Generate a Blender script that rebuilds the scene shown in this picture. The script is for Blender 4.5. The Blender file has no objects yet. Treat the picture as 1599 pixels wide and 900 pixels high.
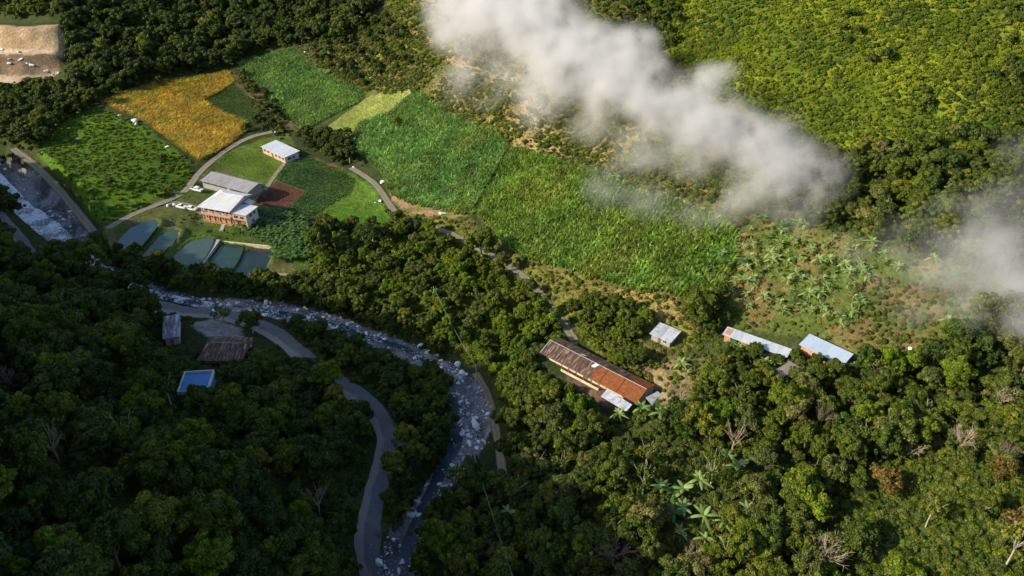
import bpy, math, random
import numpy as np
R_ = math.radians
random.seed(11); rng = np.random.default_rng(11)
sc = bpy.context.scene
COL = sc.collection

# ---------------------------------------------------------------- camera, light, exposure
F, PIT, CZ = 1255.0, R_(34), 150.0
cam_d = bpy.data.cameras.new('camera'); cam = bpy.data.objects.new('camera', cam_d); COL.objects.link(cam)
cam.location = (0, 0, CZ); cam.rotation_euler = (R_(90-34), 0, 0)
cam_d.sensor_width = 36; cam_d.lens = 36*F/1599; cam_d.clip_start = 1; cam_d.clip_end = 9000
sc.camera = cam
SUN_EL, SUN_AZ = 28.0, (-.97, -.24)          # the sun stands low at the left, a little behind the camera
w = bpy.data.worlds.new('World'); sc.world = w; w.use_nodes = True
nt = w.node_tree; bg = nt.nodes['Background']
sky = nt.nodes.new('ShaderNodeTexSky'); sky.sky_type = 'NISHITA'; sky.sun_disc = False
sky.sun_elevation = R_(SUN_EL); sky.sun_rotation = math.atan2(SUN_AZ[0], SUN_AZ[1])
sky.air_density = 1.0; sky.dust_density = 3.0; sky.altitude = 1200
nt.links.new(sky.outputs[0], bg.inputs[0]); bg.inputs[1].default_value = 0.15
sd = bpy.data.lights.new('sun', 'SUN'); sun = bpy.data.objects.new('sun', sd); COL.objects.link(sun)
sd.energy = 5.0; sd.angle = R_(.8); sd.color = (1, .87, .63)
_a = math.hypot(*SUN_AZ); sx, sy = SUN_AZ[0]/_a, SUN_AZ[1]/_a
from mathutils import Vector, Matrix, Euler
sun.rotation_euler = Vector((sx*math.cos(R_(SUN_EL)), sy*math.cos(R_(SUN_EL)), math.sin(R_(SUN_EL)))).to_track_quat('Z', 'Y').to_euler()
sun.location = (-300, -60, 300)
vs = sc.view_settings
vs.view_transform = 'Standard'; vs.look = 'None'; vs.gamma = 1; vs.use_curve_mapping = False
vs.exposure = 0.5
sc.cycles.max_bounces = 5; sc.cycles.diffuse_bounces = 2; sc.cycles.transmission_bounces = 2
sc.cycles.volume_bounces = 2; sc.cycles.transparent_max_bounces = 6; sc.cycles.use_denoising = True
sc.cycles.volume_step_rate = 1.0; sc.cycles.volume_max_steps = 256
sc.cycles.use_adaptive_sampling = True; sc.cycles.adaptive_threshold = .02

# ---------------------------------------------------------------- the lie of the land
def rays(px, py):
    u = (np.asarray(px, float)-799.5)/F; v = (450-np.asarray(py, float))/F
    return u, math.cos(PIT)+v*math.sin(PIT), -math.sin(PIT)+v*math.cos(PIT)
def project(x, y, z):
    dz = z-CZ; f = y*math.cos(PIT)-dz*math.sin(PIT); up = y*math.sin(PIT)+dz*math.cos(PIT)
    f = np.maximum(f, 1e-3)
    return 799.5+F*x/f, 450-F*up/f, f
def unproj_z(px, py, z):
    dx, dy, dz = rays(px, py); t = (CZ-z)/-dz
    return dx*t, dy*t
ROWS = [900,800,700,600,500,400,300,200,100,0,-110]
COLS = {
-140:(62,[-.02,-.06,-.10,-.20,-.35,-.22,.04,.05,.25,.15]),
0:(46,[-.05,-.06,-.12,-.22,-.26,-.10,.0,.03,.25,.15]),
120:(41,[-.08,-.09,-.16,-.26,-.19,-.01,.02,.03,.30,.2]),
200:(38,[-.10,-.12,-.20,-.30,-.12,.03,.03,.06,.16,.2]),
330:(28,[-.12,-.16,-.22,-.26,-.02,.03,.04,.08,.08,.25]),
400:(24,[-.15,-.20,-.25,-.22,.08,.03,.06,.10,.14,.25]),
600:(-5,[.10,.02,-.06,.10,.12,.12,.14,.25,.25,.3]),
800:(3,[.03,.0,.0,.12,.16,.22,.30,.35,.5,.5]),
1000:(10,[.05,.05,.06,.10,.22,.32,.36,.30,.55,.55]),
1200:(14,[.1,.1,.1,.14,.25,.32,.40,.60,.65,.6]),
1400:(20,[.12,.12,.12,.16,.28,.30,.50,.65,.65,.6]),
1600:(26,[.15,.15,.15,.20,.28,.35,.55,.60,.65,.6]),
1760:(30,[.15,.15,.15,.20,.30,.40,.55,.60,.65,.6])}
RIVER = [(-120,225,4),(-20,275,3.5),(40,310,3),(75,350,2.5),(105,385,2.2),(150,425,1.7),(215,455,1.2),(300,478,.6),(400,482,0),(480,492,-.6),(560,518,-1.4),(640,548,-2.2),(700,582,-3),(735,620,-3.6),(742,660,-4),(725,710,-4.6),(685,760,-5.2),(650,820,-6),(622,880,-6.6),(610,960,-7.5)]
def ctrl():
    pts = []
    for c, (z0, sl) in COLS.items():
        dx, dy, dz = rays(c, 900); rho = math.hypot(dx, dy); t = (CZ-z0)/-dz; r = rho*t; z = z0
        pts.append((dx*t, dy*t, z))
        for row, s in zip(ROWS[1:], sl):
            dx, dy, dz = rays(c, row); rho = math.hypot(dx, dy); k = -dz/rho
            r1 = (CZ-z+s*r)/(k+s); z = z+s*(r1-r); r = r1
            pts.append((dx*r/rho, dy*r/rho, z))
    for px, py, z in RIVER:
        x, y = unproj_z(px, py, z); pts.append((float(x), float(y), z+.8))
    pts += [(-60,20,45),(0,30,8),(60,30,20),(140,30,40),(-120,20,75),
            (300,100,95),(300,250,130),(250,380,150),(100,430,140),(-20,560,115),(-200,700,70),(-420,700,50),(-450,400,25),(-600,520,45)]
    return np.array(pts, float)
class TPS:
    def __init__(s, P, lam=.6):
        s.P = P[:, :2]/100; n = len(P)
        K = s.k(s.P, s.P)+np.eye(n)*lam*.02
        A = np.zeros((n+3, n+3)); A[:n,:n] = K; A[:n,n] = 1; A[:n,n+1:] = s.P; A[n,:n] = 1; A[n+1:,:n] = s.P.T
        s.w = np.linalg.solve(A, np.r_[P[:, 2], 0, 0, 0])
    def k(s, a, b):
        d = ((a[:, None, :]-b[None])**2).sum(-1); return .5*d*np.log(d+1e-12)
    def __call__(s, x, y):
        q = np.c_[x.ravel(), y.ravel()]/100; out = np.empty(len(q)); n = len(s.P)
        for i in range(0, len(q), 20000):
            qq = q[i:i+20000]; out[i:i+20000] = s.k(qq, s.P)@s.w[:n]+s.w[n]+qq@s.w[n+1:]
        return out.reshape(x.shape)
def sstep(a, b, t):
    t = np.clip((t-a)/(b-a), 0, 1); return t*t*(3-2*t)
def axis(lo, hi, step, far, growth=1.06):
    a = list(np.arange(lo, hi+step/2, step)); s = step; v = a[-1]
    while v < far[1]: s *= growth; v += s; a.append(v)
    s = step; v = a[0]; pre = []
    while v > far[0]: s *= growth; v -= s; pre.append(v)
    return np.array(pre[::-1]+a)
RIDGE_Y = [-400,0,60,90,120,150,175,200,235,270,300,340,420]
RIDGE_Z = [118,122,124,122,114,100,82,62,42,30,20,10,0]
def ridge(x, y):
    hz = np.interp(y, RIDGE_Y, RIDGE_Z)
    u = x+235+.05*(y-150)
    return hz*np.where(u > 0, np.exp(-(u/85.)**2*.9), np.exp(-(u/260.)**2))
AX = axis(-215, 205, 1.0, (-2600, 2600)); AY = axis(70, 420, 1.0, (-2200, 3600))
XX, YY = np.meshgrid(AX, AY)
def vnoise(x, y, s, seed=0):
    """smooth value noise, about -1..1"""
    x = np.asarray(x, float)/s+1000.3; y = np.asarray(y, float)/s+1000.7
    i = np.floor(x).astype(np.int64); j = np.floor(y).astype(np.int64); fx = x-i; fy = y-j
    fx = fx*fx*(3-2*fx); fy = fy*fy*(3-2*fy)
    def h(a, b):
        n = (a*374761393+b*668265263+seed*974711) & 0x7fffffff
        n = ((n ^ (n >> 13))*1274126177) & 0x7fffffff
        return ((n ^ (n >> 16)) & 0xffff)/32767.5-1
    return (h(i,j)*(1-fx)+h(i+1,j)*fx)*(1-fy)+(h(i,j+1)*(1-fx)+h(i+1,j+1)*fx)*fy
def fbm(x, y, s, o=4, seed=0):
    return sum(vnoise(x, y, s/2**k, seed+k)*.5**k for k in range(o))/1.6
def gridH():
    X, Y = XX, YY
    Xc = np.clip(X, -520, 320); Yc = np.clip(Y, 10, 720)
    H = np.clip(TPS(ctrl())(Xc, Yc), -9, 175)
    d = np.hypot(X-Xc, Y-Yc)
    far = 60+25*np.sin(X/310.)*np.cos(Y/270.)+d*.08
    ww = sstep(0, 300, d)
    H = H*(1-ww)+far*ww
    Rg = ridge(X, Y)*(1-sstep(500, 1500, d))
    H = .5*(H+Rg+np.sqrt((H-Rg)**2+60))-.5*math.sqrt(60)*np.exp(-((H-Rg)/20)**2)
    rough = sstep(14, 34, H)
    return H+fbm(X, Y, 26, 4, 3)*(.35+2.0*rough)+fbm(X+Y*.3, Y*.35, 34, 3, 51)*8.5*sstep(40, 72, H)*sstep(30, 90, X)
def bil(H, x, y):
    x = np.asarray(x, float); y = np.asarray(y, float)
    i = np.clip(np.searchsorted(AX, x)-1, 0, len(AX)-2); j = np.clip(np.searchsorted(AY, y)-1, 0, len(AY)-2)
    fx = np.clip((x-AX[i])/(AX[i+1]-AX[i]), 0, 1); fy = np.clip((y-AY[j])/(AY[j+1]-AY[j]), 0, 1)
    return H[j,i]*(1-fx)*(1-fy)+H[j,i+1]*fx*(1-fy)+H[j+1,i]*(1-fx)*fy+H[j+1,i+1]*fx*fy
HG = gridH()
def ground(x, y): return bil(HG, x, y)
def gz(x, y): return float(bil(HG, x, y))
def unproject(px, py, lift=0.):
    """where the pixel's ray first meets the ground raised by lift"""
    dx, dy, dz = rays(px, py); dx = np.atleast_1d(dx); dy = np.atleast_1d(dy); dz = np.atleast_1d(dz)
    t = np.full(dx.shape, 60.); last = t.copy()
    for k in range(700):
        step = ~((CZ+dz*t) < bil(HG, dx*t, dy*t)+lift)
        if not step.any(): break
        last = np.where(step, t, last); t = np.where(step, t+1.2, t)
    lo, hi = last, t
    for k in range(18):
        m = .5*(lo+hi); b = (CZ+dz*m) < bil(HG, dx*m, dy*m)+lift
        hi = np.where(b, m, hi); lo = np.where(b, lo, m)
    return dx*hi, dy*hi, CZ+dz*hi
def at(px, py, lift=0.):
    x, y, z = unproject(px, py, lift); return float(x[0]), float(y[0]), float(z[0])
def smooth(P, n=4):
    P = np.array(P, float)
    for _ in range(n):
        Q = [P[0]]
        for a, b in zip(P[:-1], P[1:]): Q += [a*.75+b*.25, a*.25+b*.75]
        Q.append(P[-1]); P = np.array(Q)
    return P
def line_dist(X, Y, P):
    """distance to a polyline and the parameter of the nearest point"""
    best = np.full(X.shape, 1e9); par = np.zeros(X.shape)
    for k in range(len(P)-1):
        a, b = P[k, :2], P[k+1, :2]; d = b-a; L = max(d@d, 1e-9)
        t = np.clip(((X-a[0])*d[0]+(Y-a[1])*d[1])/L, 0, 1)
        q = np.hypot(X-a[0]-t*d[0], Y-a[1]-t*d[1]); m = q < best
        best = np.where(m, q, best); par = np.where(m, k+t, par)
    return best, par
def inpoly(x, y, poly):
    x = np.asarray(x, float); y = np.asarray(y, float); c = np.zeros(x.shape, bool)
    n = len(poly); j = n-1
    for i in range(n):
        xi, yi = poly[i]; xj, yj = poly[j]
        if yi != yj:
            c ^= ((yi > y) != (yj > y)) & (x < (xj-xi)*(y-yi)/(yj-yi)+xi)
        j = i
    return c

# where things stand, as outlines in the photograph's pixels, dropped on the ground below
GOLD = [(158,160),(210,140),(262,126),(310,120),(358,113),(366,128),(340,146),(316,158),(345,176),(385,192),(385,205),(360,225),(335,240),(312,251),(295,240),(270,222),(240,200),(205,180)]
PLOT = [(362,134),(402,165),(395,190),(345,175),(318,158)]
CANE1 = [(368,100),(410,88),(455,78),(490,108),(530,125),(572,147),(560,160),(480,203),(466,200),(430,165),(395,130)]
PALE = [(500,205),(575,152),(620,138),(645,142),(605,176),(562,190),(548,212),(520,213)]
CANE2 = [(650,145),(700,180),(775,210),(790,235),(762,290),(735,338),(705,335),(640,320),(610,305),(595,270),(560,242),(548,225),(562,193),(612,174)]
CANE3 = [(800,232),(860,250),(930,272),(1000,305),(1080,325),(1145,358),(1148,400),(1128,465),(1060,464),(1000,455),(950,442),(880,422),(812,405),(770,372),(745,338),(766,295)]
PASTURE = [(60,238),(100,190),(160,170),(205,187),(240,207),(298,252),(300,270),(280,300),(230,325),(165,352),(140,335),(108,285)]
LAWN = [(330,252),(410,215),(460,235),(440,262),(418,290),(395,283),(350,262)]
VEG = [(440,262),(470,240),(520,262),(555,280),(548,300),(500,330),(470,345),(445,335),(478,300),(432,281)]
SOIL = [(430,283),(478,300),(440,332),(398,314)]
STRAW = [(396,316),(438,332),(418,336),(394,328)]
MEADOW = [(510,262),(552,275),(585,290),(602,320),(612,348),(560,352),(505,345),(500,330),(548,300)]
QUARRY = [(-60,40),(25,40),(50,31),(88,32),(95,48),(88,68),(92,100),(60,117),(0,134),(-60,140)]
PONDS = [([(176,375),(204,350),(234,344),(252,350),(220,385),(197,389)],'blue'),
         ([(219,391),(256,359),(281,361),(276,375),(243,402),(227,398)],'green'),
         ([(268,397),(298,372),(338,373),(312,415),(283,414)],'grey'),
         ([(316,416),(344,376),(383,382),(361,427)],'teal'),
         ([(361,429),(386,383),(428,387),(414,429)],'dark')]
LANES = {  # name: (pixels, width in metres, surface)
 'road': ([(200,470),(240,478),(290,487),(340,492),(385,500),(430,520),(460,545),(495,575),(560,618),(590,645),(606,685),(598,730),(580,790),(572,850),(580,900),(600,960)], 5.5, 'asphalt'),
 'valley_road': ([(-60,290),(5,345),(25,370),(45,395),(75,432)], 4.6, 'asphalt'),
 'dirt_road': ([(20,232),(60,262),(95,300),(120,330),(146,362)], 3.2, 'dirt'),
 'farm_track': ([(168,357),(200,338),(245,320),(285,304),(300,285),(312,268),(345,240),(385,215),(425,206)], 3.0, 'dirt'),
 'house_track': ([(250,318),(275,316),(300,322),(318,334)], 3.0, 'dirt'),
 'garden_path': ([(398,316),(412,300),(425,280),(443,257),(450,248)], 1.9, 'dirt'),
 'hill_track': ([(548,262),(585,285),(602,310),(618,335),(650,347),(700,362),(730,380),(780,405),(830,440),(855,475),(880,505),(897,532)], 2.8, 'dirt'),
 'river_path': ([(742,583),(760,610),(770,650),(778,690),(785,742)], 2.3, 'earth'),
 'bank_path': ([(330,428),(400,427),(470,430),(540,440),(562,450)], 1.5, 'earth')}
WATER = [(-120,222),(-20,270),(20,320),(60,345),(100,378),(150,418),(215,452),(300,475),(400,486),(480,497),(530,508),(560,525),(600,535),(640,548),(690,580),(706,612),(714,650),(716,690),(695,725),(672,770),(650,820),(630,870),(612,960)]
WW = [9,9,9,8,7,5,3.5,3.5,3,2.6,2.2,2.0,1.9,1.9,2.0,2.2,2.6,3.2,3.6,2.8,2.8,3.6,4.5]
BW = [19,19,19,17,12,8,6,7,8.5,7,5.5,6.5,7,8.5,10,7.5,5.5,6.5,7.5,8]
BASE = HG.copy()
def cleanline(P):
    P = np.array(P, float); return smooth(P, 3)
riv = []
for (px, py, z), bw in zip(RIVER, BW):
    x, y = unproj_z(px, py, z); riv.append((float(x), float(y), z, bw))
riv = smooth(riv, 3)
dR, pR = line_dist(XX, YY, riv)
zr = np.interp(pR, np.arange(len(riv)), riv[:, 2]); br = np.interp(pR, np.arange(len(riv)), riv[:, 3])
k_ = sstep(0, 1, (dR-br*.5)/6.)
HG = HG*k_+(zr+.15*fbm(XX, YY, 5, 2, 9))*(1-k_)
ponds = []
for poly, tint in PONDS:
    p = np.array([at(a, b) for a, b in poly]); z = float(np.median(p[:, 2]))-.5
    p = smooth(np.r_[p, p[:1]], 2)[:-1]*.5+np.array([p[int(q)]*(1-(q % 1))+p[(int(q)+1) % len(p)]*(q % 1) for q in np.linspace(0, len(p)-1e-6, len(smooth(np.r_[p, p[:1]], 2))-1, endpoint=False)])*.5
    ponds.append((p[:, :2], z, tint))
for p, z, tint in ponds:
    q = np.r_[p, p[:1]]; m = (abs(XX-p[:,0].mean()) < 60) & (abs(YY-p[:,1].mean()) < 60)
    d = np.full(XX.shape, 1e3); d[m] = line_dist(XX[m], YY[m], q)[0]
    ins = inpoly(XX, YY, p)
    HG = np.where(ins, z-.15-np.minimum(d, 2)*.7, HG)
    rim = (~ins) & (d < 4)
    HG = np.where(rim, HG*sstep(1.2, 4, d)+(z+.45)*(1-sstep(1.2, 4, d)), HG)
lanes = {}
for nm, (px, wd, sf) in LANES.items():
    P = smooth([at(a, b) for a, b in px], 3)
    zz = P[:, 2].copy()
    for _ in range(6): zz[1:-1] = (zz[:-2]+zz[1:-1]*2+zz[2:])/4
    P[:, 2] = zz; lanes[nm] = (P, wd, sf)
    x0, x1, y0, y1 = P[:,0].min()-12, P[:,0].max()+12, P[:,1].min()-12, P[:,1].max()+12
    m = (XX > x0) & (XX < x1) & (YY > y0) & (YY < y1)
    d, pr = line_dist(XX[m], YY[m], P); zl = np.interp(pr, np.arange(len(P)), P[:, 2])
    kk = sstep(0, 1, (d-wd*.62)/(wd*.8)); HG[m] = HG[m]*kk+(zl-.06)*(1-kk)
# quarry benches
q0 = at(45, 122); qR = at(92, 100)[0]; z0q = q0[2]
sq = YY-q0[1]-3.5*fbm(XX, YY*.2, 24, 3, 61)-.8*np.abs(np.sin(XX/5.5+fbm(XX, YY, 15, 2, 62)*3))
zq = z0q+np.interp(sq, [-40, 3, 9.5, 13.5, 21, 60], [0, .3, 9.3, 9.9, 19, 22])+.4*fbm(XX, YY, 4, 3, 63)
kq = (1-sstep(qR-2, qR+5, XX))*sstep(-8, 1, sq)*(1-sstep(26, 55, sq))*(XX > -460)
HG = HG*(1-kq)+zq*kq
# building pads are levelled by name
PADS = []
def pad(x, y, ang, lx, ly, z=None, soft=3.):
    """level a rectangle (origin front-left corner, along ang, depth to the left of it)"""
    global HG
    c, s = math.cos(ang), math.sin(ang)
    u = (XX-x)*c+(YY-y)*s; v = -(XX-x)*s+(YY-y)*c
    d = np.hypot(np.maximum(np.maximum(-u, u-lx), 0), np.maximum(np.maximum(-v, v-ly), 0))
    if z is None: z = gz(x+c*lx/2-s*ly/2, y+s*lx/2+c*ly/2)
    kk = sstep(0, 1, (d-.8)/soft)
    HG = HG*kk+z*(1-kk); PADS.append((x, y, ang, lx, ly))
    return z
def on_pad(x, y, margin=1.):
    m = np.zeros(np.shape(x), bool)
    for X0, Y0, a, lx, ly in PADS:
        c, s = math.cos(a), math.sin(a); u = (x-X0)*c+(y-Y0)*s; v = -(x-X0)*s+(y-Y0)*c
        m |= (u > -margin) & (u < lx+margin) & (v > -margin) & (v < ly+margin)
    return m
# ---------------------------------------------------------------- helpers
def link(o, parent=None):
    COL.objects.link(o)
    if parent is not None: o.parent = parent
    return o
def tag(o, label=None, cat=None, group=None, kind=None):
    for k, v in (('label', label), ('category', cat), ('group', group), ('kind', kind)):
        if v: o[k] = v
    return o
def empty(name, loc, rz=0, scale=1.):
    o = bpy.data.objects.new(name, None); COL.objects.link(o); o.location = loc; o.rotation_euler = (0, 0, rz)
    o.scale = (scale,)*3 if not hasattr(scale, '__len__') else scale
    o.empty_display_size = .3
    return o
def npmesh(name, V, Fc, mat=None, attrs=None, smooth_=False):
    """V (n,3), Fc (m,4) or (m,3) arrays; attrs {name: per-vertex rgb}"""
    me = bpy.data.meshes.new(name); V = np.asarray(V, np.float32); Fc = np.asarray(Fc, np.int32)
    k = Fc.shape[1]
    me.vertices.add(len(V)); me.vertices.foreach_set('co', V.ravel())
    me.loops.add(Fc.size); me.loops.foreach_set('vertex_index', Fc.ravel())
    me.polygons.add(len(Fc)); me.polygons.foreach_set('loop_start', np.arange(0, Fc.size, k, dtype=np.int32))
    me.polygons.foreach_set('loop_total', np.full(len(Fc), k, np.int32))
    if smooth_: me.polygons.foreach_set('use_smooth', np.ones(len(Fc), bool))
    me.update(calc_edges=True)
    for an, a in (attrs or {}).items():
        at_ = me.color_attributes.new(an, 'FLOAT_COLOR', 'POINT')
        c = np.ones((len(V), 4), np.float32); a = np.asarray(a, np.float32)
        c[:, :3] = a if a.ndim == 2 else a[:, None]
        at_.data.foreach_set('color', c.ravel())
    if mat is not None: me.materials.append(mat)
    return me
class MB:
    """collects polygons for one mesh"""
    def __init__(s): s.v = []; s.f = []; s.m = []
    def poly(s, pts, mi=0):
        n = len(s.v); s.v += [tuple(p) for p in pts]; s.f.append(tuple(range(n, n+len(pts)))); s.m.append(mi)
    def box(s, x0, y0, z0, x1, y1, z1, mi=0):
        n = len(s.v)
        s.v += [(x0,y0,z0),(x1,y0,z0),(x1,y1,z0),(x0,y1,z0),(x0,y0,z1),(x1,y0,z1),(x1,y1,z1),(x0,y1,z1)]
        for q in ((0,3,2,1),(4,5,6,7),(0,1,5,4),(1,2,6,5),(2,3,7,6),(3,0,4,7)):
            s.f.append(tuple(n+i for i in q)); s.m.append(mi)
    def slab(s, pts, th, mi=0):
        """a polygon given by its top points, thickened downwards"""
        n = len(pts); b = len(s.v)
        s.v += [tuple(p) for p in pts]+[(p[0], p[1], p[2]-th) for p in pts]
        s.f.append(tuple(range(b, b+n))); s.f.append(tuple(range(b+2*n-1, b+n-1, -1))); s.m += [mi, mi]
        for i in range(n):
            j = (i+1) % n; s.f.append((b+i, b+n+i, b+n+j, b+j)); s.m.append(mi)
    def tube(s, pts, rad, n=6, mi=0):
        pts = [Vector(p) for p in pts]
        if not hasattr(rad, '__len__'): rad = [rad]*len(pts)
        rings = []
        for i, p in enumerate(pts):
            d = (pts[min(i+1, len(pts)-1)]-pts[max(i-1, 0)]).normalized()
            a = d.cross(Vector((0, 0, 1)) if abs(d.z) < .9 else Vector((1, 0, 0))).normalized(); b = d.cross(a)
            k0 = len(s.v)
            for k in range(n):
                t = 2*math.pi*k/n; s.v.append(tuple(p+(a*math.cos(t)+b*math.sin(t))*rad[i]))
            rings.append(k0)
        for r0, r1 in zip(rings[:-1], rings[1:]):
            for k in range(n):
                s.f.append((r0+k, r0+(k+1) % n, r1+(k+1) % n, r1+k)); s.m.append(mi)
        s.f.append(tuple(rings[-1]+k for k in range(n))); s.m.append(mi)
    def ball(s, c, r, sq=(1, 1, 1), n=8, mi=0):
        rows = n//2; b = len(s.v)
        for i in range(rows+1):
            ph = math.pi*i/rows
            for k in range(n):
                t = 2*math.pi*k/n
                s.v.append((c[0]+r*sq[0]*math.sin(ph)*math.cos(t), c[1]+r*sq[1]*math.sin(ph)*math.sin(t), c[2]+r*sq[2]*math.cos(ph)))
        for i in range(rows):
            for k in range(n):
                s.f.append((b+i*n+k, b+(i+1)*n+k, b+(i+1)*n+(k+1) % n, b+i*n+(k+1) % n)); s.m.append(mi)
    def mesh(s, name, mats, smooth_=False):
        me = bpy.data.meshes.new(name); me.from_pydata(s.v, [], s.f)
        for m in (mats if isinstance(mats, (list, tuple)) else [mats]): me.materials.append(m)
        me.polygons.foreach_set('material_index', s.m)
        if smooth_: me.polygons.foreach_set('use_smooth', [True]*len(s.f))
        me.update(); return me
    def obj(s, name, mats, parent=None, smooth_=False):
        return link(bpy.data.objects.new(name, s.mesh(name, mats, smooth_)), parent)

# ---------------------------------------------------------------- materials
class N:
    def __init__(s, name):
        s.m = bpy.data.materials.new(name); s.m.use_nodes = True; s.t = s.m.node_tree; s.n = s.t.nodes
        s.b = s.n['Principled BSDF']; s.out = s.n['Material Output']
    def new(s, t, **kw):
        o = s.n.new('ShaderNode'+t)
        for k, v in kw.items(): setattr(o, k, v)
        return o
    def put(s, sock, v):
        if isinstance(v, bpy.types.NodeSocket): s.t.links.new(v, sock)
        elif isinstance(v, (tuple, list)) and len(v) == 3 and sock.type == 'RGBA': sock.default_value = (*v, 1)
        else: sock.default_value = v
    def noise(s, scale, detail=3, rough=.55, vec=None, out=0, dist=0):
        o = s.new('TexNoise'); o.inputs['Scale'].default_value = scale; o.inputs['Detail'].default_value = detail
        o.inputs['Roughness'].default_value = rough; o.inputs['Distortion'].default_value = dist
        if vec is not None: s.put(o.inputs['Vector'], vec)
        return o.outputs[out]
    def math(s, op, a, b=0., c=0., clamp=False):
        o = s.new('Math', operation=op); o.use_clamp = clamp
        s.put(o.inputs[0], a); s.put(o.inputs[1], b); s.put(o.inputs[2], c); return o.outputs[0]
    def rng(s, v, a, b, c=0., d=1., smooth_=False):
        o = s.new('MapRange'); o.interpolation_type = 'SMOOTHSTEP' if smooth_ else 'LINEAR'
        for i, q in enumerate((v, a, b, c, d)): s.put(o.inputs[i], q)
        return o.outputs[0]
    def mix(s, f, a, b, mode='MIX'):
        o = s.new('Mix', data_type='RGBA', blend_type=mode); s.put(o.inputs[0], f); s.put(o.inputs[6], a); s.put(o.inputs[7], b)
        return o.outputs[2]
    def attr(s, name, out='Color'):
        o = s.new('Attribute', attribute_name=name); return o.outputs[out]
    def geo(s, out='Position'): return s.new('NewGeometry').outputs[out]
    def co(s, out='Object'): return s.new('TexCoord').outputs[out]
    def bump(s, h, dist=.1, strength=1.):
        o = s.new('Bump'); o.inputs['Distance'].default_value = dist; o.inputs['Strength'].default_value = strength
        s.put(o.inputs['Height'], h); s.put(s.b.inputs['Normal'], o.outputs[0]); return o.outputs[0]
    def base(s, c, rough=.9, spec=.3, metal=0.):
        s.put(s.b.inputs['Base Color'], c); s.put(s.b.inputs['Roughness'], rough)
        s.b.inputs['Specular IOR Level'].default_value = spec; s.b.inputs['Metallic'].default_value = metal; return s.m
def plain(name, c, rough=.8, var=.25, scale=1.5, spec=.3, metal=0.):
    n = N(name); k = n.rng(n.noise(scale, 4, .6, n.co()), .3, .7, 1-var, 1+var)
    return n.base(n.mix(1., c, k, 'MULTIPLY'), rough, spec, metal)
def leafmat(name, ca, cb, trans=.3, big=.02, cc=None, fw=.4):
    """foliage: every plant its own shade between ca and cb, clumps from the mesh's tint"""
    n = N(name)
    oi = n.new('ObjectInfo')
    far = n.noise(big, 3, .6, n.geo())
    k = n.math('ADD', n.math('MULTIPLY', oi.outputs['Random'], 1-fw), n.rng(far, .38, .62, 0, fw))
    c = n.mix(k, ca, cb)
    if cc is not None:
        c = n.mix(n.rng(n.math('FRACT', n.math('MULTIPLY', oi.outputs['Random'], 7.31)), .80, .95), c, cc)
    c = n.mix(1., c, n.attr('tint'), 'MULTIPLY')
    n.base(c, .55, .35)
    tr = n.new('BsdfTranslucent'); n.put(tr.inputs[0], n.mix(1., c, (1.25, 1.2, .5), 'MULTIPLY'))
    mx = n.new('MixShader'); mx.inputs[0].default_value = trans
    n.t.links.new(n.b.outputs[0], mx.inputs[1]); n.t.links.new(tr.outputs[0], mx.inputs[2]); n.t.links.new(mx.outputs[0], n.out.inputs[0])
    return n.m
M = {}
M['leaf_deep'] = leafmat('leaf_deep', (.030,.060,.007), (.074,.118,.011), .28, .03)
M['leaf_mid'] = leafmat('leaf_mid', (.054,.092,.007), (.118,.152,.011), .32, .03, (.17,.19,.02))
M['leaf_olive'] = leafmat('leaf_olive', (.060,.090,.015), (.12,.145,.025), .28, .03, (.18,.165,.045))
M['leaf_bright'] = leafmat('leaf_bright', (.082,.155,.006), (.165,.225,.010), .34, .02)
M['leaf_hill'] = leafmat('leaf_hill', (.038,.085,.006), (.19,.245,.008), .32, .04, (.22,.24,.02), .65)
M['leaf_orange'] = leafmat('leaf_orange', (.12,.085,.018), (.17,.12,.025), .3)
M['leaf_dry'] = leafmat('leaf_dry', (.16,.13,.045), (.28,.21,.085), .3, .05)
M['leaf_banana'] = leafmat('leaf_banana', (.17,.28,.07), (.27,.37,.13), .38)
M['leaf_banana_deep'] = leafmat('leaf_banana_deep', (.040,.105,.018), (.08,.15,.028), .3)
M['cane_cool'] = leafmat('cane_cool', (.14,.28,.065), (.23,.37,.095), .38, .06)
M['cane_warm'] = leafmat('cane_warm', (.17,.29,.04), (.31,.41,.07), .38, .05)
M['maize_gold'] = leafmat('maize_gold', (.38,.27,.025), (.52,.39,.045), .3, .08)
M['bark'] = plain('bark', (.16,.13,.10), .9, .4, 3)
M['bark_pale'] = plain('bark_pale', (.42,.38,.31), .85, .3, 3)
M['twig'] = plain('twig', (.20,.14,.12), .9, .3, 3)
M['twig_pale'] = plain('twig_pale', (.34,.27,.19), .9, .3, 3)
n = N('ground'); P_ = n.geo()
k1 = n.rng(n.noise(.9, 5, .62, P_), .3, .7, .60, 1.4); k2 = n.rng(n.noise(.12, 3, .6, P_), .35, .65, .8, 1.2)
c = n.mix(1., n.attr('cover'), k1, 'MULTIPLY'); c = n.mix(1., c, k2, 'MULTIPLY')
n.base(c, .95, .15); n.bump(n.noise(1.6, 5, .65, P_), .5); M['ground'] = n.m
n = N('asphalt'); P_ = n.geo(); sp = n.new('SeparateXYZ'); n.put(sp.inputs[0], n.attr('across'))
worn = n.rng(n.math('ADD', sp.outputs[0], n.math('MULTIPLY', n.math('SUBTRACT', n.noise(.25, 4, .6, P_), .5), .7)), .52, .72, 0, 1, True)
crack = n.rng(n.noise(.5, 6, .7, P_, 0, 1.5), .48, .52, 0, 1)
c = n.mix(worn, (.135,.138,.145), (.25,.235,.21)); c = n.mix(n.math('MULTIPLY', n.rng(n.math('ABSOLUTE', n.math('SUBTRACT', n.math('ADD', sp.outputs[0], n.math('MULTIPLY', n.noise(.15, 2, .5, P_), .12)), .66)), .0, .03, 1, 0), .6), c, (.07,.075,.085))
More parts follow.
